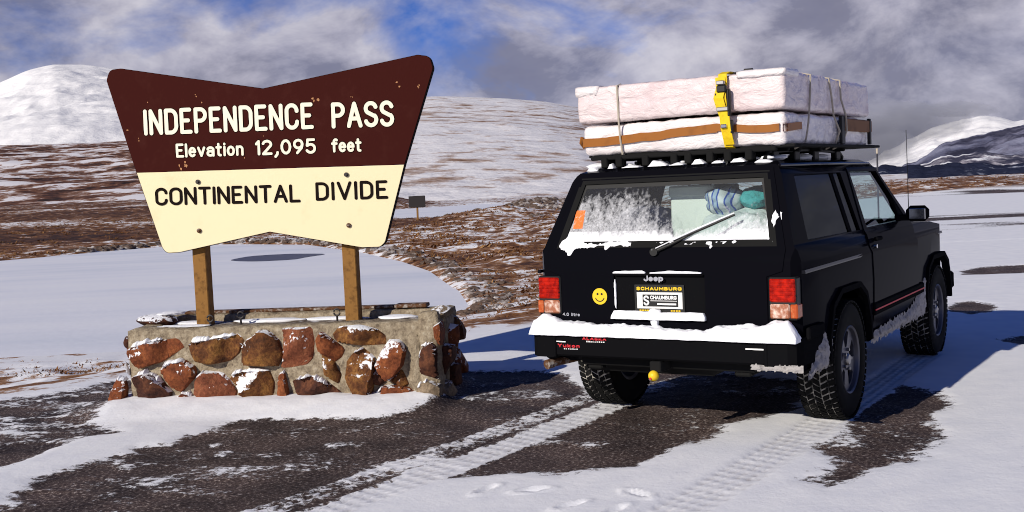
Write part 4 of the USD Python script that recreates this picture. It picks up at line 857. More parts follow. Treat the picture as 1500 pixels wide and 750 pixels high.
obj('bumper_sticker', [rear(shapely.box(-.648, .561, -.585, .568), -.9865), rear(shapely.box(.545, .560, .648, .568), -.9865)], m_white, bm)
obj('parking_sticker', rearwin(shapely.box(-.610, 1.235, -.545, 1.345), .001, -.0035), m_orange, suv)
# rear wiper
wp = obj('wiper', tube([(-.03, -.878, 1.095), (.06, -.868, 1.132), (.20, -.815, 1.20), (.30, -.790, 1.243)], [.011, .008, .006, .005]), m_black, suv)
obj('wiper_blade', tube([(.085, -.849, 1.158), (.25, -.812, 1.222), (.43, -.776, 1.295)], [.006, .008, .006]), m_black, wp)
obj('wiper_pivot', maps(trimesh.creation.cylinder(.024, .03, sections=16), (1, 0, 0), (0, 0, 1), (0, -1, 0), (-.03, -.875, 1.095)), m_black, wp)
# wheels
def rev(profile, cx, cy, cz, sgn=1, sec=56):
    m = trimesh.creation.revolve(np.array(profile), sections=sec)
    return maps(m, (0, 1, 0), (0, 0, 1), (sgn, 0, 0), (cx, cy, cz))
TY = [(.195, -.095), (.215, -.112), (.27, -.1195), (.315, -.117), (.342, -.106), (.3525, -.092), (.3525, .092), (.342, .106), (.315, .117), (.27, .1195), (.215, .112), (.195, .095), (.195, -.095)]
def tread(cx, cy, cz):
    V, F = [], []
    nrow, R0, R1 = 54, .350, .3665
    bx = np.array([(x, y, z) for x in (-1, 1) for y in (-1, 1) for z in (0, 1)], float)
    bf = np.array([(0, 1, 3), (0, 3, 2), (4, 6, 7), (4, 7, 5), (0, 4, 5), (0, 5, 1), (2, 3, 7), (2, 7, 6), (0, 2, 6), (0, 6, 4), (1, 5, 7), (1, 7, 3)])
    for ri, (xo, hw, skew, wgt) in enumerate([(-.094, .0205, .35, .40), (-.047, .0195, -.6, .38), (0, .0195, .6, .38), (.047, .0195, -.6, .38), (.094, .0205, -.35, .40)]):
        for k in range(nrow):
            th = (k + (.5 if ri % 2 else 0)) / nrow * 2 * PI
            hl = wgt * .92 * 2 * PI * R1 / nrow
            lx = bx[:, 0] * hw + xo; ly = bx[:, 1] * hl + skew * bx[:, 0] * hw
            r = np.where(bx[:, 2] > 0, R1 - (0.006 if ri in (0, 4) else 0) * (np.abs(lx) > .1), R0)
            a = th + ly / R1
            F.append(bf + len(V) * 8); V.append(np.column_stack([cx + lx, cy + r * np.cos(a), cz + r * np.sin(a)]))
    m = trimesh.Trimesh(np.vstack(V), np.vstack(F), process=False); 
    if m.volume < 0: m.invert()
    return m
disc = Point(0, 0).buffer(.196, quad_segs=16)
for k in range(5):
    a = k * 2 * PI / 5 + .3
    hole_ = Polygon([(r * math.cos(a + da), r * math.sin(a + da)) for r, da in [(.085, -.16), (.165, -.30), (.172, 0), (.165, .30), (.085, .16)]]).buffer(.008)
    disc = disc.difference(hole_)
for (sx, cy) in ((1, 0), (-1, 0), (1, 2.576), (-1, 2.576)):
    cx, cz = sx * .7365, .365
    wh = obj('wheel', rev(TY, cx, cy, cz), m_rubber, suv, smooth=35)
    obj('tread', tread(cx, cy, cz), m_rubber, wh, kind='stuff')
    obj('packed_snow', rev([(.3550, -.104), (.3595, -.09), (.3595, .09), (.3550, .104)], cx, cy, cz), m_groove, wh, smooth=True)
    rim = obj('rim', maps(poly_ext(disc, .022), (0, 1, 0), (0, 0, 1), (sx, 0, 0), (cx + sx * .060, cy, cz)), m_alloy, wh)
    obj('rim_barrel', [rev([(.212, .105), (.205, .112), (.196, .104), (.186, .06), (.18, -.09), (.20, -.10), (.205, .09), (.212, .105)], cx, cy, cz, sx)], m_alloy, wh, smooth=35)
    obj('hub_cap', [rev([(0, .105), (.030, .104), (.038, .095), (.040, .06), (0, .06)], cx, cy, cz, sx, 24)] + [maps(trimesh.creation.cylinder(.011, .03, sections=6), (0, 1, 0), (0, 0, 1), (sx, 0, 0), (cx + sx * .085, cy + .062 * math.cos(t), cz + .062 * math.sin(t))) for t in np.arange(5) * 2 * PI / 5], m_steel, wh)
    obj('brake_drum', rev([(0, .0), (.14, .0), (.15, -.02), (.15, -.08), (0, -.08)], cx, cy, cz, sx, 24), m_dark, wh)
# running gear
obj('rear_axle', [tube([(-.66, 0, .365), (.66, 0, .365)], .04, 10), boulder((0.0, 0, .365), (.13, .15, .13), 3, rough=.05)], m_dark, suv)
obj('front_axle', [tube([(-.66, 2.576, .365), (.66, 2.576, .365)], .04, 10), boulder((-.25, 2.576, .365), (.12, .14, .12), 3, rough=.05)], m_dark, suv)
obj('fuel_tank', rbox(-.55, .30, -.80, -.28, .36, .52, .04), m_dark, suv)
obj('floor_pan', rbox(-.55, .55, -.75, 2.9, .44, .50, .01), m_dark, suv)
obj('frame_rail', rbox(.42, .52, -.84, 2.9, .38, .46, .01), m_dark, suv); obj('frame_rail', rbox(-.52, -.42, -.84, 2.9, .38, .46, .01), m_dark, suv)
for s in (1, -1): obj('leaf_spring', tube([(s * .48, -.70, .46), (s * .48, -.35, .36), (s * .48, 0, .32), (s * .48, .35, .36), (s * .48, .65, .46)], .03, 6), m_dark, suv)
obj('drive_shaft', tube([(0, .12, .37), (.05, 1.5, .46)], .04, 8), m_dark, suv)
obj('exhaust_pipe', [tube([(-.55, .3, .42), (-.60, -.30, .42), (-.66, -.70, .425), (-.72, -.93, .42)], .026, 12), tube([(-.72, -.92, .42), (-.735, -.965, .415)], .030, 12)], m_rust, suv)
ht = obj('tow_hitch', [rbox(-.035, .035, -.99, -.70, .405, .47, .006), rbox(-.55, .55, -.86, -.80, .41, .47, .008)], m_dark, suv)
tb = trimesh.creation.icosphere(3, .031); tb.apply_translation((-.010, -.992, .388))
bl = obj('ball_cover', tb, m_yellow, ht, smooth=True)
obj('ball_mark', [maps(trimesh.creation.cylinder(.007, .004, sections=10), (1, 0, 0), (0, 0, 1), (0, 1, 0), (-.016 , -1.023, .376))], m_redp, bl)
# cabin
for sx in (-.36, .36):
    st_ = obj('seat', [rbox(sx - .25, sx + .25, .98, 1.12, .72, 1.24, .05), rbox(sx - .25, sx + .25, 1.05, 1.55, .70, .82, .05)], m_seat, suv)
    obj('headrest', rbox(sx - .12, sx + .12, 1.0, 1.09, 1.25, 1.40, .035), m_seat, st_)
obj('rear_seat', [rbox(-.62, .62, .16, .30, .72, 1.12, .05), rbox(-.62, .62, .25, .75, .70, .84, .04)], m_seat, suv)
obj('dashboard', rbox(-.70, .70, 1.66, 1.79, .75, 1.09, .03), m_black, suv)
a = np.linspace(0, 2 * PI, 25)[:-1]
obj('steering_wheel', tube(np.column_stack([-.36 + .19 * np.cos(a), 1.55 - .08 * np.sin(a), 1.05 + .17 * np.sin(a)]), .014, 8, True), m_black, suv)
# roof rack
for s in (1, -1):
    rl = obj('roof_rail', tube([(s * .52, -.50, 1.605), (s * .52, -.44, 1.648), (s * .52, .3, 1.662), (s * .52, 1.02, 1.648), (s * .52, 1.10, 1.61)], .013, 8), m_black, suv)
    for y in (-.35, .05, .45, .95): obj('rail_foot', rbox(s * .52 - .02, s * .52 + .02, y - .05, y + .05, 1.595, 1.652, .006), m_black, rl)
for y in (-.52, -.30, -.08, .35, .88): obj('rack_crossbar', rbox(-.60, .60, y - .022, y + .022, 1.648, 1.674, .006), m_dark, suv)
for x in (-.50, -.40, -.22, -.03, .06, .20, .31, .44): obj('rack_block', rbox(x - .022, x + .022, -.555, -.48, 1.60, 1.662, .006), m_dark, suv)
for x in (-.33, -.1, .12, .36): obj('roof_strip', rbox(x - .012, x + .012, -.45, .95, 1.612, 1.632, .004), m_black, suv)
obj('antenna', tube([(.76, 2.02, 1.09), (.762, 2.0, 1.45), (.765, 1.97, 1.80)], [.0035, .0028, .0022], 6), m_black, suv)
for x in (-.28, .28): obj('front_bumper_guard', rbox(x - .03, x + .03, 3.20, 3.33, .45, .65, .01), m_trim, suv)
obj('front_bumper', rbox(-.84, .84, 3.20, 3.30, .47, .62, .02), m_trim, suv)
# snow caught on the car
def ridge_snow(xs, hs, y0, y1, z, seed, nx=150, ny=12, amp=.018):
    X, Yg = np.meshgrid(np.linspace(xs[0], xs[-1], nx), np.linspace(0, 1, ny))
    H = np.interp(X, xs, hs); prof = np.sqrt(np.clip(1 - (2 * Yg - 1) ** 4, 0, 1))
    nn = meshkit.fbm(np.stack([X * 16, Yg * 3, np.full(X.shape, seed)], -1), 4, seed) - .5
    Z = z + np.clip(H + nn * amp * 2, .002, None) * prof
    wob = (meshkit.fbm(np.stack([X * 14, np.full(X.shape, 5.0), np.full(X.shape, seed)], -1), 3, seed + 1) - .5) * .03
    Y = y0 + (y1 - y0) * Yg - wob * (1 - Yg)
    m = grid_mesh(X, Y, Z); b = grid_mesh(X, Y, np.full(X.shape, z - .004)); b.invert()
    if m.face_normals[:, 2].mean() < 0: m.invert(); b.invert()
    # closing skirt
    idx = np.concatenate([np.arange(nx), np.arange(1, ny) * nx + nx - 1, (ny - 1) * nx + np.arange(nx - 2, -1, -1), np.arange(ny - 2, 0, -1) * nx])
    n = nx * ny; f = []
    for i, j in zip(idx, np.roll(idx, -1)): f += [(i, i + n, j), (j, i + n, j + n)]
    V = np.vstack([m.vertices, b.vertices]); return trimesh.Trimesh(V, np.vstack([m.faces, b.faces + n, f]), process=False)
obj('bumper_snow', ridge_snow([-.832, -.80, -.72, -.66, -.5, -.3, 0, .28, .36, .62, .70, .78, .832], [.02, .085, .115, .095, .070, .066, .052, .045, .068, .075, .105, .11, .02], -1.003, -.885, .606, 3, nx=260, amp=.026), m_snow, bm, smooth=True)
obj('ledge_snow', ridge_snow([-.305, -.29, -.1, .1, .27, .285], [.02, .045, .040, .038, .042, .02], -.925, -.875, .706, 5, nx=80, amp=.006), m_snow, gate, smooth=True)
obj('ledge_snow', ridge_snow([-.29, -.27, -.10, -.08], [.004, .010, .012, .003], -.912, -.893, .9755, 6, nx=50, amp=.004), m_snow, gate, smooth=True)
obj('ledge_snow', ridge_snow([-.045, 0, .08, .20, .27], [.002, .004, .010, .008, .002], -.912, -.893, .9755, 7, nx=50, amp=.004), m_snow, gate, smooth=True)
lump = [snow_lump((-.03, -.905, .70), (.024, .022, .060), 2), snow_lump((-.028, -.908, .745), (.042, .02, .022), 3), snow_lump((-.03, -.905, .65), (.02, .02, .03), 4)]
lump += [snow_lump((-.287, -.888, z), (.007, .008, .04), 5 + i) for i, z in enumerate((.80, .85, .895))]
obj('snow_clump', lump, m_snow, gate, smooth=True, kind='stuff')
r5 = np.random.default_rng(5)
def crust(poly, seed, th=.016, step=.012, edge=.02):
    """a lumpy skin of snow on the sloping rear window: (x, height) outline"""
    poly = Polygon(poly).buffer(0); x0, z0, x1, z1 = poly.bounds
    X, Zg = np.meshgrid(np.arange(x0, x1 + step, step), np.arange(z0, z1 + step, step)); Pq = np.column_stack([X.ravel(), Zg.ravel()])
    d = -sdist(Pq, np.array(poly.exterior.coords)[:-1]) + (meshkit.fbm(np.column_stack([Pq * 34, 0 * Pq[:, 0] + seed]), 4, seed) - .5) * .040
    h = th * np.sqrt(np.clip(d / edge, 0, 1)) * (.6 + .8 * meshkit.fbm(np.column_stack([Pq * 26, 0 * Pq[:, 0] + seed + 9]), 3, seed + 1))
    V = np.column_stack([Pq[:, 0], -.845 + (Pq[:, 1] - 1.12) * SL, Pq[:, 1]]) + RN * (h - .006)[:, None]
    f = grid_faces(X.shape[1], X.shape[0]); f = f[(d[f] > -.004).any(1)]
    m = trimesh.Trimesh(V, f, process=False); m.remove_unreferenced_vertices()
    if (m.face_normals @ RN).mean() < 0: m.invert()
    return m
low = [(-.70, 1.095)] + [(x, 1.115 - h) for x, h in [(-.64, .01), (-.615, .055), (-.585, .05), (-.56, .0), (-.47, .015), (-.44, .0), (-.38, .0), (-.36, .022), (-.33, .0), (-.27, .0), (-.255, .015), (-.2, -.01), (-.05, -.012), (.1, -.012), (.25, -.01), (.275, .0), (.295, .045), (.315, .04), (.33, -.008), (.5, -.012), (.62, -.01), (.69, -.008)]]
low += [(.695, 1.165), (.60, 1.152), (.45, 1.165), (.2, 1.150), (.05, 1.158), (-.1, 1.150), (-.3, 1.168), (-.45, 1.155), (-.60, 1.185), (-.685, 1.17)]
obj('window_snow', crust(low, 2), m_snow, suv, smooth=True, kind='stuff')
obj('window_snow', crust([(.70, 1.12), (.705, 1.30), (.665, 1.34), (.66, 1.40), (.635, 1.405), (.625, 1.32), (.635, 1.22), (.61, 1.18), (.58, 1.15)], 4, .012), m_snow, suv, smooth=True, kind='stuff')
obj('window_snow', crust([(-.705, 1.12), (-.69, 1.20), (-.665, 1.27), (-.65, 1.25), (-.655, 1.18), (-.60, 1.14)], 5, .010), m_snow, suv, smooth=True, kind='stuff')
obj('wiper_snow', tube([(-.04, -.888, 1.106), (.08, -.858, 1.160), (.2, -.830, 1.214), (.33, -.804, 1.266), (.43, -.784, 1.306)], [.003, .004, .006, .005, .003], 8), m_snow, wp, smooth=True)
rs = []
for i in range(20):
    y = -.50 + abs(r5.normal(0, .10)); x = r5.uniform(-.62, .60); k = r5.uniform(.4, 1.1)
    rs.append(snow_lump((x, y, 1.598 if y < -.5 else 1.612), (.055 * k, .035 * k, .016 * k), 400 + i))
for i, (x, y, a, b, c) in enumerate([(-.3, -.1, .2, .15, .025), (.1, -.1, .2, .15, .025), (.45, -.15, .06, .12, .026), (.50, .25, .05, .16, .026), (.5, .62, .05, .14, .022), (.3, .3, .2, .2, .02), (-.2, .4, .25, .2, .02), (-.57, -.50, .07, .05, .02), (-.56, -.42, .06, .08, .02)]):
    rs.append(snow_lump((x, y, 1.612), (a, b, c), 470 + i))
for i, (xa, xb, h) in enumerate([(-.62, -.53, .022), (-.47, -.43, .030), (-.37, -.25, .016), (-.19, -.07, .030), (-.05, .04, .014), (.09, .17, .024), (.22, .29, .012), (.34, .42, .026), (.47, .60, .018)]):
    rs.append(ridge_snow([xa, xa + .2 * (xb - xa), xa + .6 * (xb - xa), xb], [.002, h * r5.uniform(.6, 1.2), h, .002], -.575, -.50, 1.596 - .05 * (abs(xa + xb) > 1.0) * .3, 520 + i, nx=30, ny=8, amp=.010))
obj('roof_snow', rs, m_snow, suv, smooth=True, kind='stuff')
m_dsnow = mat('dirty_snow', (0.36, 0.34, 0.33), 0.85, 0.2, noise=(26.0, 0.5, (0.10, 0.09, 0.085)), bump=(60.0, .006))
def crust2(poly, o, ex, ey, n, seed, th, step=.012, edge=.03, rag=.09, sc=30):
    o, ex, ey, n = map(lambda v: np.asarray(v, float), (o, ex, ey, n)); poly = Polygon(poly); x0, z0, x1, z1 = poly.bounds
    X, Zg = np.meshgrid(np.arange(x0 - .02, x1 + .02, step), np.arange(z0 - .02, z1 + .02, step)); Pq = np.column_stack([X.ravel(), Zg.ravel()])
    d = -sdist(Pq, np.array(poly.exterior.coords)[:-1]) + (meshkit.fbm(np.column_stack([Pq * sc, 0 * Pq[:, 0] + seed]), 4, seed) - .55) * rag
    h = th * np.sqrt(np.clip(d / edge, 0, 1)) * (.4 + 1.2 * meshkit.fbm(np.column_stack([Pq * 40, 0 * Pq[:, 0] + seed + 9]), 3, seed + 1)) - .003
    V = o + Pq[:, :1] * ex + Pq[:, 1:] * ey + h[:, None] * n
    f = grid_faces(X.shape[1], X.shape[0]); f = f[(d[f] > -.004).any(1)]
    m = trimesh.Trimesh(V, f, process=False); m.remove_unreferenced_vertices()
    if len(m.faces) and (m.face_normals @ n).mean() < 0: m.invert()
    return m
obj('road_grime', crust2([(-.82, .40), (-.46, .40), (-.45, .52), (-.52, .62), (-.60, .56), (-.72, .47)], (.848, 0, 0), (0, 1, 0), (0, 0, 1), (1, 0, 0), 3, .018), m_dsnow, suv, smooth=True, kind='stuff')
obj('road_grime', crust2([(.50, .40), (2.08, .40), (2.12, .66), (2.02, .63), (1.80, .52), (1.5, .47), (.6, .455)], (.846, 0, 0), (0, 1, 0), (0, 0, 1), (1, 0, 0), 5, .018, rag=.06, sc=48), m_dsnow, suv, smooth=True, kind='stuff')
obj('road_grime', crust2([(.58, .455), (.86, .452), (.86, .478), (.58, .474)], (0, -.99, 0), (1, 0, 0), (0, 0, 1), (0, -1, 0), 7, .012, rag=.022, step=.006, sc=80), m_dsnow, suv, smooth=True, kind='stuff')
obj('road_grime', crust2([(.46, .42), (.80, .42), (.86, .56), (.80, .60), (.70, .50)], (0, -.455, 0), (1, 0, 0), (0, 0, 1), (0, -1, 0), 8, .014), m_dsnow, suv, smooth=True, kind='stuff')
# frost on the rear window
def frost():
    nx, nz = 340, 110
    S, T = np.meshgrid(np.linspace(-1, 1, nx), np.linspace(0, 1, nz)); Zh = 1.134 + .384 * T; Xh = S * (.673 - (Zh - 1.132) * .224)
    V = np.stack([Xh, -.845 + (Zh - 1.12) * SL + 0 * Xh, Zh], -1) + RN * (-.0038)
    q = np.stack([Xh * 62, Zh * 50, np.full(Xh.shape, 3.3)], -1)
    n1 = meshkit.fbm(q, 5, 5) - .5; n2 = meshkit.fbm(np.stack([Xh * 7, Zh * 3.0, np.full(Xh.shape, 8.0)], -1), 3, 9) - .5
    base = .95 * np.exp(-(T / .13) ** 2) + .20 * np.exp(-((T - .2) / .35) ** 2)
    left = smoothstep(.12, -.05, Xh) * smoothstep(1.0, .62, T)
    base = base + left * (.20 + .25 * smoothstep(-.3, -.62, Xh) * smoothstep(.9, .3, T)) * (1 - .62 * np.exp(-((Xh + .09) / .12) ** 2) * smoothstep(.15, .4, T))
    base += .5 * np.exp(-(((Xh - .50) / .12) ** 2 + ((Zh - 1.19) / .06) ** 2)) + .55 * np.exp(-((1 - S) / .03) ** 2) * smoothstep(.8, .3, T)
    # wiper fan
    dx, dz = Xh + .03, Zh - 1.06; R = np.hypot(dx, dz); fan = smoothstep(.14, .17, R) * smoothstep(.47, .44, R) * (dx > -.02)
    base = base - .12 * fan
    st_ = meshkit.fbm(np.stack([Xh * 34, Zh * 4.0, np.full(Xh.shape, 5.5)], -1), 3, 12) - .5
    fine = meshkit.fbm(np.stack([Xh * 150, Zh * 130, np.full(Xh.shape, 1.5)], -1), 2, 15) - .5
    val = np.clip(base * (1 + 1.2 * st_) + .06 + n1 * .55 + fine * .45 * (base > .12) + n2 * .25, 0, 1)
    val = np.where(T > .22, np.minimum(val, .44 + .6 * fine), val)
    g = obj('window_frost', trimesh.Trimesh(V.reshape(-1, 3), grid_faces(nx, nz), process=False), m_frost, suv, smooth=True)
    prim_attr(g, 'frost', val.ravel())
m_frost = usdkit.material(stage, '/World/Looks/frost', {'a': ('attribute', {'attribute': 'frost'}), 'r': ('map_range', {'from_min': 0.18, 'from_max': 0.78, 'to_min': 0.03, 'to_max': 0.97, 'clamp': True}),
    't': ('transparent_bsdf', {}), 'd': ('diffuse_bsdf', {'color': (0.82, 0.83, 0.86)}), 'm': ('mix_closure', {})}, [('a.fac', 'r.value'), ('r.result', 'm.fac'), ('t.BSDF', 'm.closure1'), ('d.BSDF', 'm.closure2')], surface='m.closure')
frost()

# ------------------------------------------------------------------ luggage inside, seen through the rear window
def carthing(name, label, cat_, group=None): return thing(name, label, cat_, (CAR_X, CAR_Y, 0), CROT, group)
m_boxw = mat('white_card', (0.72, 0.74, 0.68), 0.7, 0.2, noise=(8.0, 0.55, (0.62, 0.64, 0.60)))
cb = carthing('storage_box', 'pale greenish white box behind the rear window of the SUV', 'box')
obj('carton', rbox(-.085, .20, -.50, -.10, .72, 1.455, .01), m_boxw, cb)
obj('lid', rbox(-.093, .208, -.508, -.092, 1.40, 1.468, .01), m_boxw, cb)
obj('red_handle', tube([(.0, -.40, 1.468), (.01, -.40, 1.49), (.13, -.40, 1.49), (.14, -.40, 1.468)], .008), m_redp, cb)
def stripes(name, c1, c2, c3, sc):
    return usdkit.material(stage, '/World/Looks/' + name, {'tc': ('texture_coordinate', {}), 'w': ('wave_texture', {'scale': sc, 'distortion': 2.5, 'detail': 2.0}), 'r': ('rgb_ramp', {'ramp': [(0, c1), (.42, c1), (.5, c2), (.75, c2), (.85, c3), (1, c3)]}), 'p': ('principled_bsdf', {'roughness': 0.8})},
        [('tc.object', 'w.vector'), ('w.fac', 'r.fac'), ('r.color', 'p.base_color')], surface='p.BSDF')
m_stripe = stripes('striped_cloth', (0.62, 0.66, 0.66), (0.02, 0.07, 0.36), (0.35, 0.45, 0.55), 4.2)
m_teal = mat('teal_cloth', (0.06, 0.34, 0.34), 0.9, 0.1, noise=(9.0, 0.5, (0.12, 0.45, 0.45)), bump=(14.0, .02))
m_cloth = mat('pale_cloth', (0.66, 0.69, 0.66), 0.9, 0.1, noise=(7.0, 0.5, (0.56, 0.60, 0.58)), bump=(10.0, .03))
m_dcloth = mat('dark_cloth', (0.02, 0.022, 0.05), 0.9, 0.1, noise=(10.0, 0.5, (0.05, 0.05, 0.055)), bump=(10.0, .03))
def bundle(name, label, c, s, m, seed, part='folds'):
    t = carthing(name, label, 'bundle' if 'bag' not in name else 'bag'); obj(part, snow_lump(c, s, seed, 3), m, t, smooth=True); return t
bundle('striped_bundle', 'blue and white striped bundle beside the box inside the SUV', (.27, -.50, 1.37), (.12, .14, .085), m_stripe, 31)
bundle('teal_bundle', 'teal cloth bundle at the right edge of the rear window', (.47, -.46, 1.385), (.10, .14, .07), m_teal, 33)
bundle('laundry_bag', 'large pale cloth bag below the striped bundle inside the SUV', (.36, -.54, 1.17), (.27, .16, .16), m_cloth, 35, 'sack')
bundle('duffel_bag', 'dark navy bag on the left side behind the frosted rear window', (-.28, -.40, 1.06), (.32, .2, .30), m_dcloth, 37, 'sack')

# ------------------------------------------------------------------ mattresses, straps and ropes on the roof
def soft_box(lo, hi, r, step, amp, seed, ripple=0.0):
    lo, hi = np.array(lo, float), np.array(hi, float); n = np.maximum(3, ((hi - lo) / step).astype(int)); parts = []
    for ax in range(3):
        i, j = [k for k in range(3) if k != ax]
        for sd_ in (0, 1):
            A, B = np.meshgrid(np.linspace(0, 1, n[i] + 1), np.linspace(0, 1, n[j] + 1)); V = np.zeros((A.size, 3)); V[:, i] = A.ravel(); V[:, j] = B.ravel(); V[:, ax] = sd_
            t = trimesh.Trimesh(V, grid_faces(n[i] + 1, n[j] + 1), process=False)
            if t.face_normals[0][ax] * (1 if sd_ else -1) < 0: t.invert()
            parts.append(t)
    m = trimesh.util.concatenate(parts); m.merge_vertices()
    V = lo + np.asarray(m.vertices) * (hi - lo); q = np.clip(V, lo + r, hi - r); d = V - q; L = np.linalg.norm(d, axis=1, keepdims=True); nd = d / np.maximum(L, 1e-9)
    V = q + nd * r
    n1 = meshkit.fbm(V * 5.0 + seed, 4, seed) - .5
    n2 = 1 - np.abs(meshkit.fbm(V * np.array([9, 9, 16.0]) + 4 * n1[:, None] + seed * 2, 4, seed + 3) * 2 - 1)
    m.vertices = V + nd * (n1 * amp * 2 + (n2 - .7) * ripple)[:, None]; return m
def wrap_material(name, c1, c2):
    N = {'tc': ('texture_coordinate', {}), 'mp': ('mapping', {'scale': (1.0, 1.0, 2.2), 'rotation': (0, 0.5, 0)}), 'n': ('noise_texture', {'scale': 7.0, 'detail': 5.0, 'roughness': 0.6, 'distortion': 0.9}), 'n2': ('noise_texture', {'scale': 4.0, 'detail': 4.0}),
         'r': ('rgb_ramp', {'ramp': [(0.3, c2), (0.6, c1)]}), 'b': ('bump', {'distance': 0.022, 'strength': 0.9}), 'p': ('principled_bsdf', {'coat_weight': 0.6, 'coat_roughness': 0.12, 'roughness': 0.4, 'specular_ior_level': 0.45})}
    return usdkit.material(stage, '/World/Looks/' + name, N, [('tc.object', 'mp.vector'), ('mp.vector', 'n.vector'), ('tc.object', 'n2.vector'), ('n2.fac', 'r.fac'), ('r.color', 'p.base_color'), ('n.fac', 'b.height'), ('b.normal', 'p.normal')], surface='p.BSDF')
m_wrap = wrap_material('pink_wrap', (0.68, 0.585, 0.58), (0.60, 0.48, 0.485)); m_wrap2 = wrap_material('white_wrap', (0.74, 0.69, 0.685), (0.64, 0.585, 0.585))
m_tape = mat('brown_tape', (0.28, 0.10, 0.016), 0.4, 0.2, noise=(9.0, 0.5, (0.20, 0.070, 0.012)))
m_card = mat('brown_card', (0.20, 0.10, 0.05), 0.8, 0.2, noise=(9.0, 0.5, (0.13, 0.065, 0.035)))
m_rope = mat('rope', (0.42, 0.37, 0.30), 0.9, 0.1, bump=(300.0, .002)); m_strap = mat('yellow_webbing', (0.72, 0.50, 0.01), 0.6, 0.2, noise=(60.0, 0.5, (0.60, 0.38, 0.01)), bump=(240.0, .001))
mu = carthing('wrapped_mattress', 'thick upper mattress in pinkish white plastic wrap, roped over the lower one', 'mattress')
obj('mattress_body', soft_box((-.675, -.545, 1.887), (.665, 1.30, 2.108), .026, .016, .012, 4, .012), m_wrap, mu, smooth=True)
obj('loose_wrap', soft_box((-.685, -.553, 2.05), (-.52, -.40, 2.115), .015, .02, .012, 9, .02), m_wrap2, mu, smooth=True)
obj('loose_wrap', soft_box((.38, -.556, 2.075), (.672, -.30, 2.118), .012, .02, .008, 11, .012), m_wrap2, mu, smooth=True)
ml_ = carthing('wrapped_mattress', 'lower white wrapped mattress banded with brown tape on the roof rack', 'mattress')
obj('mattress_body', soft_box((-.655, -.525, 1.682), (.655, 1.29, 1.868), .032, .016, .014, 14, .016), m_wrap2, ml_, smooth=True)
def band(x0, z0, x1, z1, hw, y, nx=40, wav=.006, seed=1):
    t = np.linspace(0, 1, nx); X = x0 + (x1 - x0) * t; Z = z0 + (z1 - z0) * t + (meshkit.fbm(np.column_stack([X * 4, 0 * X, 0 * X + seed]), 3, seed) - .5) * wav * 4
    up_ = np.column_stack([X, np.full(nx, y), Z + hw]); dn_ = np.column_stack([X, np.full(nx, y), Z - hw]); back = np.array([0, .03, 0])
    V = np.vstack([up_, dn_, up_ + back, dn_ + back]); f = []
    for i in range(nx - 1):
        a, b, c, d = i, i + 1, nx + i + 1, nx + i; f += [(a, d, c), (a, c, b)]
        f += [(a + 2 * nx, c + 2 * nx, d + 2 * nx), (a + 2 * nx, b + 2 * nx, c + 2 * nx), (a, b, b + 2 * nx), (a, b + 2 * nx, a + 2 * nx), (d, d + 2 * nx, c + 2 * nx), (d, c + 2 * nx, c)]
    return trimesh.Trimesh(V, f, process=False)
obj('tape_band', band(-.650, 1.760, .25, 1.800, .026, -.541, seed=2), m_tape, ml_)
obj('tape_band', band(.25, 1.800, .625, 1.780, .022, -.541, seed=3), m_tape, ml_)
tb_ = band(-.53, 1.775, -.27, 1.790, .022, 0, nx=14, seed=4); tb_ = maps(tb_, (0, 1, 0), (-1, 0, 0), (0, 0, 1), (.672, 0, 0)); obj('tape_band', tb_, m_tape, ml_)
obj('tape_band', tube([(-.655, -.535, 1.80), (-.668, -.53, 1.765), (-.66, -.50, 1.735)], .012, 6), m_tape, ml_)
cr = carthing('cardboard_sheet', 'dark brown cardboard strapped to the front right side of the lower mattress', 'cardboard')
obj('sheet', rbox(.668, .690, .56, 1.27, 1.775, 1.858, .006), m_card, cr)
obj('black_band', rbox(.672, .694, .50, .575, 1.69, 1.87, .004), m_black, cr)
obj('black_band', rbox(.672, .694, 1.20, 1.235, 1.69, 1.87, .004), m_black, cr)
pk_ = carthing('roof_plank', 'dark plank under the lower mattress, its end jutting past the front right', 'plank')
obj('board', [rbox(-.62, .70, -.50, -.38, 1.666, 1.684, .004), rbox(.40, .70, -.48, 1.44, 1.668, 1.686, .004), rbox(-.66, -.40, -.45, 1.2, 1.668, 1.684, .004)], m_dark, pk_)
def rope(label, pts, group='ropes tying down the mattresses'):
    t = carthing('tie_rope', label, 'rope', group); obj('cord', tube(pts, .0065, 6), m_rope, t)
rope('tan rope down the left end of the mattresses facing the camera', [(-.39, -.50, 2.112), (-.39, -.553, 2.10), (-.388, -.553, 1.99), (-.386, -.553, 1.88), (-.384, -.548, 1.78), (-.378, -.535, 1.68), (-.372, -.47, 1.655)])
rope('first rope on the shaded side, nearest the camera corner', [(.60, -.09, 2.117), (.676, -.09, 2.10), (.677, -.11, 1.99), (.674, -.13, 1.87), (.672, -.16, 1.78), (.664, -.19, 1.69), (.60, -.2, 1.66)])
rope('slanting second rope on the shaded side of the mattresses', [(.60, .28, 2.117), (.676, .29, 2.10), (.677, .34, 1.98), (.675, .38, 1.87), (.70, .42, 1.77), (.664, .44, 1.69), (.60, .44, 1.66)])
rope('third rope on the shaded side, beside the brown cardboard', [(.60, .53, 2.117), (.676, .535, 2.10), (.677, .55, 1.98), (.70, .575, 1.87), (.70, .59, 1.78), (.664, .60, 1.69), (.60, .6, 1.66)])
rt_ = carthing('ratchet_strap', 'yellow ratchet strap with steel buckles cinched round both mattresses', 'strap')
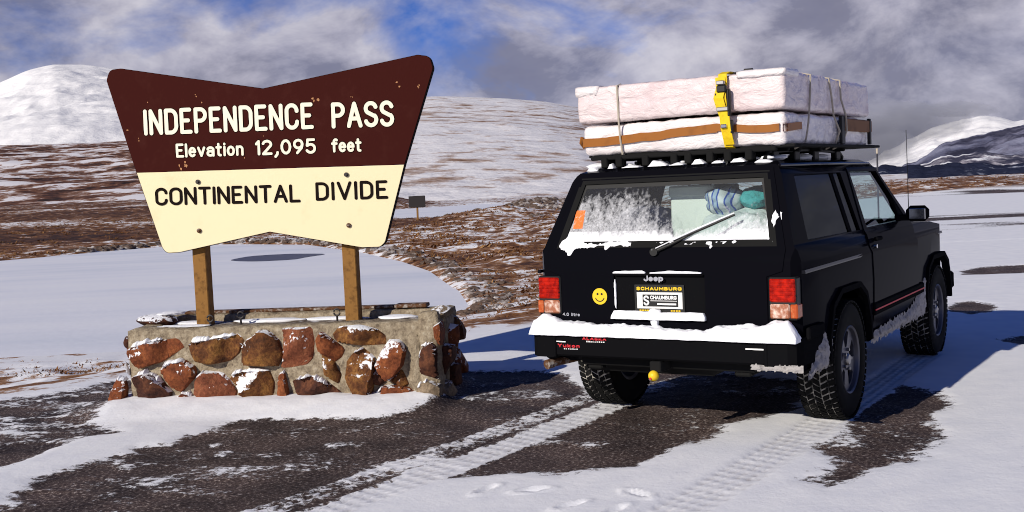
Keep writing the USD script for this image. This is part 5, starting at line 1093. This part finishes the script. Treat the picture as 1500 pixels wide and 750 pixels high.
def web(pts, w, th=.006):
    pts = np.asarray(pts, float); k = len(pts); V = []
    t = np.gradient(pts, axis=0); t /= np.linalg.norm(t, axis=1, keepdims=True); nrm = np.cross(t, [1.0, 0, 0])
    for i in range(k):
        for dx, dn_ in ((-w, 0), (w, 0), (w, th), (-w, th)): V.append(pts[i] + [dx, 0, 0] + nrm[i] * dn_ if True else 0)
    f = []
    for i in range(k - 1):
        for q in range(4):
            a, b = i * 4 + q, i * 4 + (q + 1) % 4; f += [(a, b, b + 4), (a, b + 4, a + 4)]
    f += [(0, 2, 1), (0, 3, 2), (4 * k - 4, 4 * k - 3, 4 * k - 2), (4 * k - 4, 4 * k - 2, 4 * k - 1)]
    m = trimesh.Trimesh(np.array(V), f, process=False); m.fix_normals(); return m
obj('webbing', web([(.300, -.2, 2.120), (.300, -.50, 2.120), (.302, -.560, 2.105), (.305, -.566, 2.06), (.302, -.582, 1.98), (.306, -.575, 1.90), (.312, -.565, 1.82), (.316, -.556, 1.75), (.320, -.540, 1.69), (.322, -.47, 1.662)], .026, .007), m_strap, rt_)
obj('webbing', web([(.290, -.568, 2.09), (.300, -.585, 2.03), (.286, -.597, 1.97), (.300, -.592, 1.91), (.318, -.590, 1.86), (.322, -.590, 1.80), (.328, -.575, 1.74), (.330, -.556, 1.70)], .030, .006), m_strap, rt_)
for z, m, w in ((2.058, m_steel, .024), (1.905, m_steel, .036), (1.805, m_chrome, .018)): obj('buckle', rbox(.302 - w + (2.06 - z) * .05, .302 + w + (2.06 - z) * .05, -.612, -.585, z - .012, z + .012, .004), m, rt_)
obj('ratchet', [rbox(.275, .335, -.606, -.575, 2.00, 2.045, .008), rbox(.335, .352, -.600, -.565, 1.86, 2.02, .006), rbox(.345, .362, -.59, -.56, 1.76, 1.84, .006), rbox(.262, .276, -.60, -.57, 1.93, 2.0, .004)], m_black, rt_)
obj('ratchet_handle', [maps(trimesh.creation.cylinder(.014, .05, sections=12), (0, 1, 0), (0, 0, 1), (1, 0, 0), (.42, -.45, 2.125)), tube([(.33, -.45, 2.118), (.42, -.45, 2.125)], .007)], m_iron, rt_)

# ------------------------------------------------------------------ small far things
s2 = thing('notice_board', 'small dark notice board on a post beyond the lake, right of the pass sign', 'sign', (-5.6, 68.3, -0.3), 6)
obj('board', rbox(-.50, .50, -.03, .03, .75, 1.45, .02), m_iron, s2); obj('post', rbox(-.06, .06, .035, .12, -.5, 1.2, .01), m_wood_post, s2)
pz = thing('snow_pole', 'thin grey snow marker pole beyond the windshield pillar', 'pole', (9.26, 28.3, 0), 0)
obj('stake', tube([(0, 0, -.3), (0, 0, 1.98)], .022, 8), m_seat, pz); obj('cap', tube([(0, 0, 1.9), (0, 0, 2.03)], .028, 8), m_rope, pz)

# ------------------------------------------------------------------ low cloud hanging on the far slopes
m_cloud = usdkit.material(stage, '/World/Looks/cloud', {'v': ('principled_volume', {'color': (0.93, 0.93, 0.95), 'density': 0.0042, 'anisotropy': 0.2})}, [], volume='v.volume')
cl = []
for i, (px, py, d, rx, rz) in enumerate([(1255, 190, 3600, 230, 90), (1315, 178, 3700, 200, 75), (1360, 172, 3800, 150, 45), (1290, 222, 3300, 130, 50), (1215, 205, 3500, 220, 90), (1400, 160, 4000, 140, 30)]):
    az_, el_ = px_azel(px, py)
    cl.append(man(boulder((d * math.sin(az_), d * math.cos(az_), d * math.tan(el_)), (rx, rx * .8, rz), 700 + i, 4, .9)))
cu = cl[0]
for c in cl[1:]: cu = cu + c
obj('cloud', cu, m_cloud, smooth=True, kind='stuff', label='low grey cloud hanging over the far right mountains', category='cloud')
